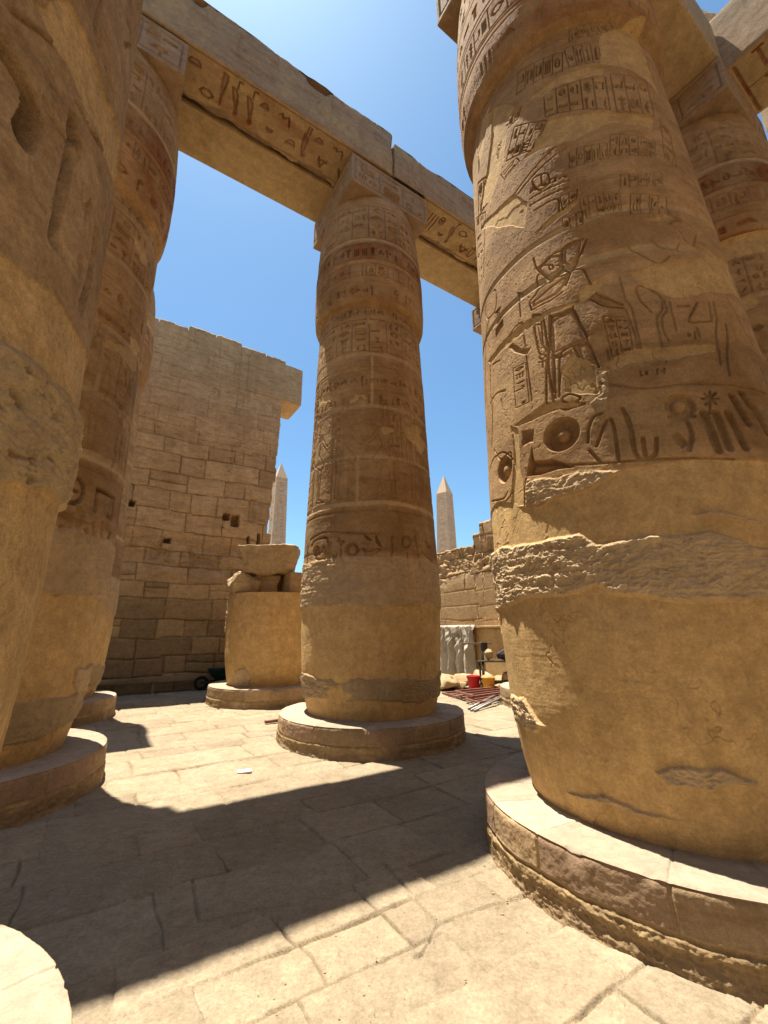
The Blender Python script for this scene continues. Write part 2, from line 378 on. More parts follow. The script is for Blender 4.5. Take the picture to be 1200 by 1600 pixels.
def base_mesh(c, R, H, face, step, seed, rshaft=1.0):
    th = theta_grid(step/R, 120)
    # profile: up the side then in over the top
    t = np.concatenate([np.arange(0, H, step), H+np.arange(0, R-rshaft+.3, step*1.3)])
    rr = np.where(t < H, R, R-(t-H)); zz = np.minimum(t, H)
    Tm, S = np.meshgrid(t, th*R, indexing='ij'); F = Field(th*R, t)
    side = (Tm < H)
    jn = random.Random(seed); tint = np.zeros_like(F.D); jd = np.zeros_like(F.D)
    hs = H*.46; s0 = -np.pi*R; edges = []
    while s0 < np.pi*R: edges.append(s0); s0 += jn.uniform(.55, 1.05)
    Sw = S+.012*fbm(S*6, Tm*6, 3, seed+3)
    bi = np.searchsorted(np.array(edges), Sw); tt = np.array([jn.uniform(-.22, .22) for _ in range(len(edges)+2)])
    up = sstep(hs-.015, hs+.015, Tm+.03*fbm(S*2, Tm*0, 3, seed+2))
    tint = tt[bi]*up
    ed = np.array(edges); near = np.min(np.abs(Sw[..., None]-ed[None, None, :]), -1)
    jd = (1-sstep(.006, .018, near))*up*(Tm < H+.6)
    jd = np.maximum(jd, 1-sstep(.008, .022, np.abs(Tm+.03*fbm(S*2, Tm*0, 3, seed+2)-hs))*1.)
    f1 = fbm(S*3, Tm*3, 4, seed+5); f2 = fbm(S*13, Tm*16, 4, seed+6, .6); f3 = ridge(S*6, Tm*10, 4, seed+7)
    rg = (1-up)*sstep(-.35, .1, f1+.25); pl = (1-up)*(1-rg)
    edge = np.exp(-((Tm-H)/.03)**2); top = sstep(H-.01, H+.02, Tm)
    mb = np.exp(-((Tm-hs+.045+.03*f1)/.05)**2)*(Tm < hs+.02)
    d = .010*f1+.006*f2 - .014*jd + rg*(.006*f3+.008*f2+.008*ridge(S*18, Tm*26, 3, seed+17)+.013*fbm(S*1.6, Tm*16, 4, seed+19)-.010)+.012*mb+(.004*fbm(S*20, (Tm-H)*20, 3, seed+23)+.004*ridge(S*12, (Tm-H)*12, 2, seed+25))*top - .02*edge*(1+1.2*f1) + .012*up*tt[bi]
    d = np.where(side, d, d*.6)
    chip = sstep(.25, .5, fbm(S*2.2, Tm*1.5, 3, seed+9))*np.exp(-((Tm-H)/.07)**2); d -= .045*chip
    ang = sstep(H-.03, H+.03, t)*np.pi/2
    nr, nz = np.cos(ang), np.sin(ang)
    r = rr[:, None]+d*nr[:, None]; z = zz[:, None]+d*nz[:, None]
    flare = .05*np.exp(-Tm/.08)*(.6+fbm(S*1.5, Tm*0, 3, seed+12)); r = r+flare
    az = face-th[None, :]
    P = np.stack([c[0]+r*np.sin(az), c[1]+r*np.cos(az), z-.02], -1)
    c4 = np.zeros((*d.shape, 4), np.float32)
    c4[..., 0] = np.clip(pl+jd*.9+mb+rg*.45*sstep(-.2, .3, f1), 0, 1)*(1-top*(1-jd*.5)); c4[..., 1] = np.clip(top*.85, 0, 1)
    pk = np.array([jn.random() for _ in range(len(edges)+2)]); c4[..., 2] = np.clip(sstep(.45, .7, pk[bi])*up*(1-top*.75)*(1-jd)*.9, 0, 1)
    c4[..., 3] = np.clip(.5+tint*.8+.16*(~side)+.06*f1-.30*rg*side*sstep(-.25, .25, f1+.2), 0, 1)
    A = Acc(); A.grid(P, c4, wrap=True, flip=True); return A

def rough_box(c, half, step, amp=.02, rnd=.04, seed=0, ax=None, faces=None, tint=0., chip=.06, plaster=0., A=None):
    """box with worn, chipped edges; faces[name] = (Field in local metres, depth scale, paint array)"""
    A = A or Acc(); half = np.array(half, float); c = np.array(c, float)
    if ax is None: ax = (np.array([*U, 0]), np.array([*V, 0]), np.array([0, 0, 1.]))
    faces = faces or {}
    for d in range(3):
        for sgn in (-1, 1):
            nm = ('-' if sgn < 0 else '+')+'uvz'[d]
            i, j = [(1, 2), (0, 2), (0, 1)][d]; st = step
            F = faces.get(nm)
            if F is not None: a, b = F.a, F.b
            else:
                a = np.linspace(-half[i], half[i], max(2, int(2*half[i]/st)+1)); b = np.linspace(-half[j], half[j], max(2, int(2*half[j]/st)+1))
            Bm, Am = np.meshgrid(b, a, indexing='ij'); L = np.zeros((*Am.shape, 3)); L[..., i] = Am; L[..., j] = Bm; L[..., d] = sgn*half[d]
            n0 = fbm3(L+c, .9, 3, seed); n1 = fbm3(L+c, 5., 3, seed+4)
            rv = rnd*(1+.8*n1)+chip*np.clip(n0*1.6, 0, 1); rv = np.minimum(rv, half.min()*.9)[..., None]
            q = np.clip(L, -half+rv, half-rv); v = L-q; ln = np.linalg.norm(v, axis=-1, keepdims=True)
            P = q+v/np.maximum(ln, 1e-6)*rv
            nrm = v/np.maximum(ln, 1e-6)
            P = P+nrm*(amp*n0+amp*.45*n1)[..., None]
            col = np.zeros((*Am.shape, 4)); col[..., 3] = np.clip(.5+tint+.1*n0, 0, 1); col[..., 0] = plaster
            if F is not None:
                P[..., d] -= sgn*F.D
                if hasattr(F, 'Pt'): col[..., 2] = F.Pt
                if hasattr(F, 'P'): col[..., 0] = F.P
                if hasattr(F, 'Rg'): col[..., 1] = F.Rg
            W = c+P[..., :1]*ax[0]+P[..., 1:2]*ax[1]+P[..., 2:]*ax[2]
            fl = (sgn > 0) if d != 1 else (sgn < 0)
            A.grid(W, col, flip=not fl)
    return A
def face_field(h1, h2, step):
    F = Field(np.linspace(-h1, h1, int(2*h1/step)+1), np.linspace(-h2, h2, int(2*h2/step)+1)); return F

# --- carving recipes
def band_plaster(F, z0, z1, amp=.12, seed=0, val=1., soft=.015):
    n = fbm(F.S*1.1, F.Z*.4, 5, seed+21)*amp*2; n2 = fbm(F.S*1.3, F.Z*.5, 5, seed+22)*amp*2
    m = sstep(0, soft*2, F.Z-(z0+n))*(1-sstep(0, soft*2, F.Z-(z1+n2))); np.maximum(F.P, m*val, out=F.P)
    return m
def band_rough(F, z0, z1, amp=.12, seed=0, val=1., broken=None):
    n = fbm(F.S*1.1, F.Z*.4, 5, seed+21)*amp*2; n2 = fbm(F.S*1.3, F.Z*.5, 5, seed+22)*amp*2
    m = sstep(0, .03, F.Z-(z0+n))*(1-sstep(0, .03, F.Z-(z1+n2)))*val
    if broken is not None: m = m*sstep(broken, broken+.15, fbm(F.S*1.2, F.Z*2.2, 4, seed+30))
    np.maximum(F.Rg, m, out=F.Rg); F.P *= (1-m); return m
def patches(F, thr, z0, z1, sc=.6, seed=0):
    n = fbm(F.S*sc, F.Z*sc*1.6, 5, seed+41); m = sstep(thr, thr+.03, n)*sstep(z0, z0+.1, F.Z)*(1-sstep(z1-.1, z1, F.Z))
    np.maximum(F.P, m, out=F.P)
def joint(F, z, amp=.03, seed=0, wd=.042):
    d = np.abs(F.Z-z-amp*fbm(F.S*.9, F.Z*0, 4, seed)); np.maximum(F.J, 1-sstep(wd*.5, wd*1.2, d), out=F.J)
def vjoint(F, s, z0, z1, wd=.034, seed=0):
    d = np.abs(F.S-s-.02*fbm(F.Z*2, F.Z*0, 3, seed)); m = (1-sstep(wd*.5, wd*1.3, d))*(F.Z > z0)*(F.Z < z1); np.maximum(F.J, m, out=F.J)
def ring(F, z, wd=.02, dep=.012):
    d = np.abs(F.Z-z); np.maximum(F.D, dep*(1-sstep(wd*.5, wd, d)), out=F.D)
def paintband(F, z0, z1, v=.8, seed=0):
    m = sstep(0, .03, F.Z-z0)*(1-sstep(-.03, 0, F.Z-z1))*v*sstep(-.3, .3, fbm(F.S*2, F.Z*2, 4, seed+61)); np.maximum(F.Pt, m, out=F.Pt)
def text_row(F, z0, z1, s0, s1, cell, dep, seed, ny=1, **k):
    n = max(1, int(round((s1-s0)/cell))); F.panel([(s0, z1), (s1, z1), (s1, z0), (s0, z0)], n, ny, dep, seed, **k)
def carve_std(seed, s0=-2.6, s1=2.6, plaster_hi=2.45, rows=True, dens=1.0, deep=1.0):
    rnd = random.Random(seed)
    def f(F, col):
        if rows:
            ring(F, 9.2); ring(F, 9.05)
            text_row(F, 8.95, 9.2, s0, s1, .2, .012*deep, seed+1, frame=False)
            text_row(F, 8.0, 8.85, s0, s1, .42, .018*deep, seed+2, ny=4, lines=False)
            text_row(F, 7.05, 7.45, s0, s1, .24, .014*deep, seed+3, frame=False); ring(F, 7.0); ring(F, 7.5); ring(F, 7.58)
            text_row(F, 6.65, 6.95, s0, s1, .3, .012*deep, seed+9, frame=False)
            # scenes with standing figures between the joints
            x = s0+.3
            while x < s1:
                figure(F, x, 4.55, 1.9, .005*deep, rnd.choice([-1, 1]), rnd); x += rnd.uniform(.75, 1.1)
            x = s0+.7
            while x < s1:
                F.panel([(x, 6.5), (x+.3, 6.5), (x+.3, 5.4), (x, 5.4)], 1, 5, .010*deep, seed+int(x*10)+77); x += rnd.uniform(.8, 1.3)
            ring(F, 4.28, .025, .015); ring(F, 3.52, .025, .015)
            big = s0
            while big < s1:
                wd_ = rnd.uniform(.35, .62)
                F.glyph(rnd.choice([0, 23, 7, 8, 18, 19, 4, 5, 21, 12, 27, 26]), lambda a, b, big=big, wd_=wd_: np.stack([big+np.asarray(a)*wd_, 3.58+np.asarray(b)*.64], -1), .035, .035*deep)
                big += wd_+.06
            # capital friezes
            text_row(F, 9.4, 9.75, s0, s1, .34, .016*deep, seed+5, frame=False); ring(F, 9.8); ring(F, 9.88)
            text_row(F, 9.95, 10.3, s0, s1, .3, .014*deep, seed+6); ring(F, 10.36); ring(F, 10.44)
            text_row(F, 10.5, 10.85, s0, s1, .2, .02*deep, seed+7, frame=False); paintband(F, 10.4, 10.95, .9, seed)
            ring(F, 10.9); ring(F, 11.0)
            text_row(F, 11.1, 12.2, s0, s1, .45, .013*deep, seed+8, ny=4); ring(F, 12.3)
            paintband(F, 9.9, 10.35, .35, seed+3)
        for zj in (5.45, 6.6, 7.9, 11.05): joint(F, zj, .02, seed+int(zj*10))
        joint(F, 4.45, .05, seed+4, .05)
        for i, (za, zb) in enumerate(((4.45, 5.45), (5.45, 6.6), (6.6, 7.9))): 
            for q in (-1.7, -.1+.9*(i % 2), 1.9): vjoint(F, q+rnd.uniform(-.3, .3), za, zb)
        patches(F, .30, 4.4, 9.0, .8, seed)
        F.tint += .10*fbm(F.S*.9, F.Z*1.8, 4, seed+70)
        F.tint -= .22*sstep(3.4, 3.5, F.Z)*(1-sstep(4.3, 4.4, F.Z))+.12*sstep(4.45, 4.5, F.Z)*(1-sstep(6.6, 6.65, F.Z))*sstep(-1.6, -1.3, F.S)+.10*sstep(10.4, 10.45, F.Z)*(1-sstep(10.95, 11, F.Z))
        band_rough(F, plaster_hi, 3.34, .06, seed+3, val=.8)
        band_plaster(F, .3, plaster_hi, .1, seed+5)
        m = band_rough(F, .78, 1.18, .08, seed+7, broken=-.35); F.tint -= .24*m; F.tint -= .10*sstep(.0, .4, fbm(F.S*1.4, F.Z*2, 3, seed+8))*(1-sstep(.75, .8, F.Z))
    return f
def figure(F, x, z, h, dep, side, rnd):
    """one standing figure in sunk outline: head, torso, kilt, legs, arms, staff"""
    def L(pts, wd=.016): F.line([(x+side*a*h, z+b*h) for a, b in pts], wd, dep)
    L([(-.02, .86), (-.05, .9), (-.03, .97), (.02, .98), (.05, .93), (.04, .88), (.02, .86)]); L([(-.02, .98), (-.04, 1.12), (.03, 1.1), (.03, .98)])
    L([(-.02, .86), (-.11, .82), (-.07, .6), (-.09, .52), (.12, .38), (.16, .45), (.05, .6), (.1, .82), (.02, .86)])
    L([(-.09, .52), (-.08, .3), (-.1, .02), (.0, .0), (-.05, .04), (-.02, .36)]); L([(.05, .42), (.08, .2), (.06, .02), (.2, .0), (.1, .05), (.12, .38)])
    L([(.1, .8), (.2, .66), (.3, .72)]); L([(.09, .74), (.2, .61), (.31, .69)]); L([(-.11, .8), (-.15, .6), (-.13, .46)])
    if rnd.random() < .6: L([(.3, .0), (.3, .95)])

COLGROUP = 'great papyrus columns of the temple hall'
def build_column(col, label, carve, step, seed, ztop=12.6, R=1.85, H=.5, abacus=True, base_step=None, carve_ab=True, mat=None, zfine=99.):
    t = thing('temple_column', (col.c[0], col.c[1], 0), label, 'column', COLGROUP)
    base_mesh(col.c, R, H, col.face, base_step or max(step, .01), seed).build('base', M_BASE, t)
    for nm, A, top in column_mesh(col, step, ztop, carve, label, seed, (('shaft', 'shaft'), ('capital', 'cap')), zfine=zfine):
        A.build(nm, mat or M_COL, t)
    if abacus:
        cx, cy = col.cen(13.05); fs = {}
        if carve_ab:
            for k, nm in enumerate(('-v', '-u', '+u')):
                F = face_field(HW, (ZAR-ZAB)/2-.003, .018)
                F.panel([(-HW+.1, .33), (HW-.1, .33), (HW-.1, -.33), (-HW+.1, -.33)], 3, 2, .05, seed+90+k, .085); fs[nm] = F
        rough_box((cx, cy, (ZAB+ZAR)/2), (HW, HW, (ZAR-ZAB)/2-.003), .05, .01, .015, seed, faces=fs, chip=.03).build('abacus', M_BEAM, t)
    return t

def leanvec(c, k):
    a = math.atan2(c[0], c[1]); return (k*math.cos(a), -k*math.sin(a))
cB = uv(0, 0); cC = uv(0, -SV); cS = uv(0, SV); cA2 = uv(-SU, 0); cF = uv(-SU, SV); cD = uv(SU, 0); cE = uv(SU, -SV); cA1 = np.array([-2.75, 1.15])
cF = cF+.28*np.array([.78, .63]); cS = cS+np.array([-.14, -.03])
colB = Column(cB, 1.0, leanvec(cB, -.009)); colC = Column(cC, 1.02, leanvec(cC, -.017)); colA2 = Column(cA2, 1.0, leanvec(cA2, .018))
colA1 = Column(cA1, .985); colF = Column(cF, 1.03); colD = Column(cD, 1.0, leanvec(cD, -.02)); colE = Column(cE, .98, leanvec(cE, -.03))

def pts(s):
    """'x,y x,y ...' -> list of pairs"""
    return [tuple(float(q) for q in p.split(',')) for p in s.split()]
def smooth(P, n=4):
    P = np.array(P, float)
    if len(P) < 3: return P
    Q = np.vstack([2*P[0]-P[1], P, 2*P[-1]-P[-2]]); out = []
    if np.allclose(P[0], P[-1]): Q[0] = P[-2]; Q[-1] = P[1]
    for i in range(1, len(Q)-2):
        a, b, c, d = Q[i-1:i+3]
        for t in np.arange(n)/n: out.append(.5*((2*b)+(c-a)*t*.8+(-b*2+2*c)*t*.2+((2*a-5*b+4*c-d)*t*t+(3*b-a-3*c+d)*t**3)*.8+.2*0))
    out.append(Q[-2]); return np.array(out)
def tracer(F, T):
    return (lambda s, wd=.014, dep=.018: [F.line(smooth(T(*pts(l))), wd, dep) for l in s.split('|')],
            lambda s, dep=.03, soft=.015, arr=None, warp=0., seed=0, mode='max', bulge=0.: [F.fill(T(*pts(l)), dep, soft, arr, warp, seed, mode, bulge) for l in s.split('|')])
def carve_C(F, col):
    L, X = tracer(F, col.T(740, 340, 4.615))
    # king with kilt, staff and ankh
    L("430,290 455,370 510,420 550,445 600,410 640,370 700,390 770,265 815,155|640,370 635,260 640,225 700,180 790,150|455,370 500,330 560,270 640,235", 0.0115, 0.0242)
    L("455,500 460,425 480,405|470,520 450,555 415,595 405,620 420,670|470,520 540,465|550,470 600,430 640,420 690,400|700,400 665,490|690,400 730,375 790,375 830,450 885,550|885,550 960,575 1075,630|825,575 930,635 1080,652|825,575 885,550|420,670 500,625 570,590 640,540", 0.0115, 0.0242)
    L("560,740 640,700 715,665 770,770 820,885 700,930 570,990 560,740|560,715 640,685 715,650", 0.0130, 0.0330)
    L("425,700 445,850 470,970|470,700 490,770 500,930|500,930 470,965 490,990 520,965 505,930|445,770 490,770|430,700 480,700", 0.0108, 0.0242)
    L("500,700 520,830 535,960 525,1100 525,1385|550,700 550,900 540,1060 555,1200 585,1385|525,700 550,700", 0.0130, 0.0330)
    L("495,985 475,1005 490,1020 520,1000 495,985|497,1020 500,1080|470,1045 525,1030", 0.0101, 0.0220)
    L("570,1000 625,1000 635,970|620,1010 615,1140 618,1290|575,1000 575,1200 590,1300|640,1300 700,1270 770,1300 720,1335 650,1330 640,1300|590,1350 660,1385 800,1345", 0.0130, 0.0308)
    L("720,930 745,980 770,1045|820,890 860,970 905,1080|725,925 830,905", 0.0130, 0.0286)
    L("715,655 735,610 810,575", 0.0115, 0.0220)
    X("250,910 285,905 350,945 420,935 385,990 350,990 290,975 255,945", .03, .02, bulge=.016)
    L("320,545 350,550|325,545 340,715|350,755 375,930|380,995 420,1320|350,755 300,790 240,880", 0.0101, 0.0198)
    F.panel(col.T(740, 340, 4.615)((285, 1090), (375, 1045), (400, 1330), (305, 1375)), 1, 6, 0.0245, 5, .10)
    F.panel(col.T(740, 340, 4.615)((140, 690), (215, 610), (230, 760), (150, 890)), 1, 3, 0.0245, 6, .10, frame=False)
    L("150,520 165,590 150,680 105,730 85,700 95,600 150,520|110,740 90,850 85,1100 100,1385|120,1040 125,1250 130,1385|60,700 70,900 75,1100", 0.0101, 0.0220)
    L("130,1310 180,1260 230,1240|200,1310 215,1385|140,1060 190,1030", 0.0101, 0.0176)
    F.panel(col.T(740, 340, 4.615)((20, 10), (85, -40), (75, 420), (40, 520)), 1, 8, 0.0210, 7, .1)
    L("500,345 560,340 575,365 550,375 545,345|590,325 620,305 650,315 640,340 600,345|550,465 590,420 650,350", 0.0101, 0.0198)
    F.panel(col.T(740, 340, 4.615)((930, 715), (1110, 715), (1150, 960), (1000, 1000)), 2, 5, 0.0210, 8, .09)
    L("1050,430 1090,580|1090,650 1165,850 1190,960|960,950 990,1090", 0.0101, 0.0154)
    L, X = tracer(F, col.T(960, 340, 5.0))
    L("40,460 75,630 130,700 180,900 230,1130|165,560 200,530 330,590 370,640 370,720 330,790 360,950 400,1130|165,560 190,630 240,690 290,740|380,630 410,720 370,780 380,880 420,960|430,660 480,880", 0.0115, 0.0154)
    L("430,50 480,25 560,40 620,80|510,100 560,180 620,220|640,130 625,215 700,250 780,310 860,430|290,180 380,230 480,245 505,205|110,230 190,280 320,350 380,345 430,300", 0.0115, 0.0154)
    L("645,665 580,815 760,810|770,660 800,800 790,900 820,1060 830,1150|870,830 885,950 880,1080 900,1230|885,640 960,780 1080,1000|1130,1150 1190,1290|640,860 665,930|740,660 760,800", 0.0130, 0.0220)
    F.panel(col.T(960, 340, 5.0)((470, 660), (610, 660), (600, 780), (480, 800)), 1, 2, 0.0210, 31, .1, frame=False)
    F.panel(col.T(960, 340, 5.0)((520, 860), (650, 850), (660, 960), (560, 980)), 2, 1, 0.0210, 32, .1, frame=False)
    F.panel(col.T(960, 340, 5.0)((180, 1180), (400, 1160), (400, 1230), (190, 1260)), 5, 1, 0.0210, 33, .1, frame=False)
    L, X = tracer(F, col.T(740, 340, 4.615))
    X("560,740 640,700 715,665 770,770 820,885 700,930 570,990|640,990 700,950 740,1000 700,1070 640,1120 625,1250 580,1290 572,1010|740,930 820,895 900,1070 830,1050 775,1040|425,705 470,705 498,930 470,960 447,850|420,610 480,560 560,490 640,430 690,410 660,490 600,560 500,610 430,650|885,555 960,580 1075,635 930,628 830,580", .013, .012, bulge=.012)
    X("460,375 510,425 550,440 600,405 640,360 635,265 560,270 500,330|645,225 700,185 785,155 765,265 700,380 645,330", .013, .012, bulge=.011)
    # big lower register
    T7 = col.T(740, 400, 2.609); L, X = tracer(F, T7)
    F.disc(T7((355, 727))[0], .175, .085, .075); F.disc(T7((125, 872))[0], .15, .07, .07); F.disc(T7((845, 607))[0], .125, .05, .06)
    X("215,900 238,770 248,835 325,828 425,862 350,870 270,895", .07, .02, bulge=.03)
    X("190,715 250,705 245,765 195,780", .04, .05, warp=.03, seed=4)
    L("180,690 250,660 330,625 450,600|330,855 520,845 780,825 1060,825|205,1020 215,910", 0.0144, 0.0264)
    L("465,760 470,700 490,655 520,640|500,775 545,665 570,690 590,830|470,790 515,840", 0.0158, 0.0330)
    L("70,600 95,560 130,550|80,600 75,780|85,790 110,830 150,800 155,850|75,1000 120,990 140,960|65,880 80,830 120,800 160,830 165,900 150,980 100,1030", 0.0115, 0.0220)
    L("605,620 640,690 655,790|640,730 670,820 740,810 745,740|690,740 700,815", 0.0180, 0.0330)
    X("805,735 850,790 885,760 830,710|600,625 640,650 655,720 625,700", .035, .02, bulge=.015)
    L("860,650 890,720 880,790|800,655 900,650", 0.0216, 0.0330)
    L("930,580 1000,580|940,560 990,602|965,550 965,640|990,555 945,605", 0.0115, 0.0286)
    L("940,640 970,715 1000,790|990,640 1045,780|1040,640 1110,780|1055,570 1120,680|1095,560 1185,690|1150,620 1200,720", .042, .05)
    L("520,520 700,540 900,520 1190,560", 0.0144, 0.0132)
    # text zones higher up
    T3 = col.T(740, 60, 3.75); L, X = tracer(F, T3)
    P = F.panel
    P(T3((410, 330), (770, 225), (800, 420), (420, 460)), 5, 2, 0.0385, 11, .08); P(T3((800, 210), (1010, 250), (1060, 460), (840, 430)), 3, 2, 0.0385, 12, .08)
    P(T3((530, 60), (730, 20), (750, 140), (560, 170)), 4, 1, 0.0350, 13, .09); P(T3((260, 200), (520, 80), (520, 190), (250, 330)), 5, 1, 0.0350, 14, .09)
    P(T3((240, 520), (430, 480), (350, 650), (190, 720)), 4, 2, 0.0455, 15, .09); P(T3((160, 800), (250, 700), (270, 720), (180, 830)), 1, 2, 0.0385, 16, .1)
    P(T3((330, 850), (560, 770), (560, 830), (320, 930)), 4, 1, 0.0350, 18, .1, frame=False)
    P(T3((800, 560), (1060, 600), (1070, 700), (800, 690)), 5, 2, 0.0245, 19, .08, lines=True); P(T3((560, 660), (780, 610), (790, 700), (560, 760)), 5, 1, 0.0245, 20, .09)
    P(T3((860, 800), (1100, 790), (1110, 870), (860, 880)), 5, 1, 0.0210, 21, .09); P(T3((920, 910), (1130, 930), (1140, 1030), (920, 1030)), 4, 1, 0.0315, 22, .09)
    P(T3((620, 940), (850, 890), (870, 1010), (640, 1060)), 5, 2, 0.0210, 23, .08); P(T3((510, 930), (610, 880), (600, 940), (520, 1000)), 2, 1, 0.0385, 24, .1)
    P(T3((520, 1060), (640, 1010), (640, 1090), (530, 1120)), 3, 1, 0.0350, 25, .1); P(T3((1090, 470), (1150, 560), (1190, 760), (1120, 700)), 1, 4, 0.0245, 26, .1)
    P(T3((25, 850), (105, 790), (95, 950), (30, 1050)), 2, 2, 0.0315, 27, .1); P(T3((190, 480), (280, 400), (260, 470), (190, 540)), 2, 1, 0.0385, 28, .1)
    P(T3((560, -60), (800, -90), (880, -10), (560, 20)), 6, 1, 0.0350, 29, .09)
    L("240,910 330,790 520,600|260,910 370,780 540,640|330,940 560,830|330,980 560,870|355,1010 490,940 500,1020|350,860 350,820 430,790 440,850 390,890 350,860|395,800 405,860 440,850", 0.0115, 0.0242)
    F.flat = .5; F.crisp = .9
    for z in (5.6, 6.15): joint(F, z, .03, int(z*10))
    # generic friezes on the capital
    s0, s1 = -2.4, 2.4
    text_row(F, 9.4, 9.8, s0, s1, .36, .02, 45, frame=False); ring(F, 9.9); ring(F, 10.0); text_row(F, 10.05, 10.5, s0, s1, .3, .018, 46); ring(F, 10.6)
    text_row(F, 10.7, 11.1, s0, s1, .24, .02, 47, frame=False); ring(F, 11.2); text_row(F, 11.3, 12.3, s0, s1, .5, .016, 48, ny=3); paintband(F, 9.3, 11.2, .5, 3)
    ring(F, 9.2); ring(F, 9.1)
    # plaster repairs
    T7_ = lambda s: T7(*pts(s))
    pl = ["640,60 760,40 1060,30 1090,180 820,180 700,120", "500,470 560,410 760,370 1000,370 1000,400 700,440 560,470", "60,430 230,255 310,215 420,190 420,150 560,60 560,100 430,200 320,230 200,320 70,440",
          "400,400 480,420 510,560 420,570 370,560 360,470", "170,690 290,600 440,590 440,612 300,640 180,695", "150,690 180,700 205,1020 150,1020 165,850",
          "1060,-60 1110,-40 1200,180 1200,330 1090,180 1060,90"]
    for k, p in enumerate(pl): F.fill(T7_(p), 1., .012, F.P, .05, 60+k)
    T3_ = lambda s: T3(*pts(s))
    pl = ["120,400 240,380 200,480 180,700 100,950 40,1000 90,700", "430,480 800,440 1060,470 1050,540 830,490 600,600 420,640 280,720 340,640", "40,1120 230,920 320,950 300,1110", "740,-20 960,-80 1060,250 1130,400 1010,240 800,160 740,140",
          "300,380 520,210 780,170 760,215 480,280 400,340", "500,1010 620,950 560,1010 420,1125 380,1125", "20,640 50,480 115,410 60,600 30,800"]
    for k, p in enumerate(pl): F.fill(T3_(p), 1., .012, F.P, .05, 80+k)
    patches(F, .5, 4.6, 9.2, .7, 4)
    T8 = col.T(740, 760, 2.609); T8_ = lambda s: T8(*pts(s))
    # plaster below the register, its ragged upper edge
    ed = np.array(T7_("70,1060 100,1005 200,1025 260,1020 460,955 640,872 860,842 1060,828 1190,835")); o = np.argsort(ed[:, 0]); ed = ed[o]
    zt = np.interp(F.a, ed[:, 0], ed[:, 1])[None, :]+.05*fbm(F.S*2.5, F.Z*0, 5, 33)
    m = 1-sstep(-.012, .012, F.Z-zt); F.P = np.maximum(F.P, m)
    up = np.array(T8_("75,275 150,240 200,238 330,215 430,195 500,240 720,205 960,190 1150,250")); lo = np.array(T8_("95,515 230,450 390,440 500,400 560,430 680,450 860,465 1190,460"))
    up = up[np.argsort(up[:, 0])]; lo = lo[np.argsort(lo[:, 0])]
    zu = np.interp(F.a, up[:, 0], up[:, 1])[None, :]+.05*fbm(F.S*2.7, F.Z*0, 5, 34); zl = np.interp(F.a, lo[:, 0], lo[:, 1])[None, :]+.05*fbm(F.S*2.7, F.Z*0, 5, 35)
    m = (1-sstep(-.02, .02, F.Z-zu))*sstep(-.02, .02, F.Z-zl); F.P *= 1-m; F.Rg = np.maximum(F.Rg, m)
    for k, p in enumerate(["860,108 1000,105 1190,150 1190,180 1080,150 900,125", "740,1165 800,1135 1000,1125 1165,1195 1160,1228 1100,1210 960,1238 780,1222", "150,850 200,850 300,985 210,1005 175,960",
                           "360,1235 480,1255 640,1300 900,1370 640,1340 420,1270"]):
        Q = np.zeros_like(F.D); F.fill(T8_(p), 1., .03, Q, .06, 100+k); F.P *= 1-Q; F.Rg = np.maximum(F.Rg, Q)
    Q = np.zeros_like(F.D); F.fill(T7_("215,905 330,900 470,870 620,868 640,872 460,955 260,1020 205,1025"), 1., .03, Q, .03, 120); F.Rg = np.maximum(F.Rg, Q*.8*(1-F.P))
    Q = np.zeros_like(F.D); F.fill(T7_("510,480 540,470 560,560 530,640 500,640 480,600 520,560"), 1., .02, Q, .05, 121); F.Rg = np.maximum(F.Rg, Q)
    F.tint += .12*fbm(F.S*.6, F.Z*1.3, 3, 72)
    F.tint -= .24*sstep(3.4, 3.5, F.Z)*(1-sstep(4.45, 4.6, F.Z))*sstep(-.4, .0, F.S)
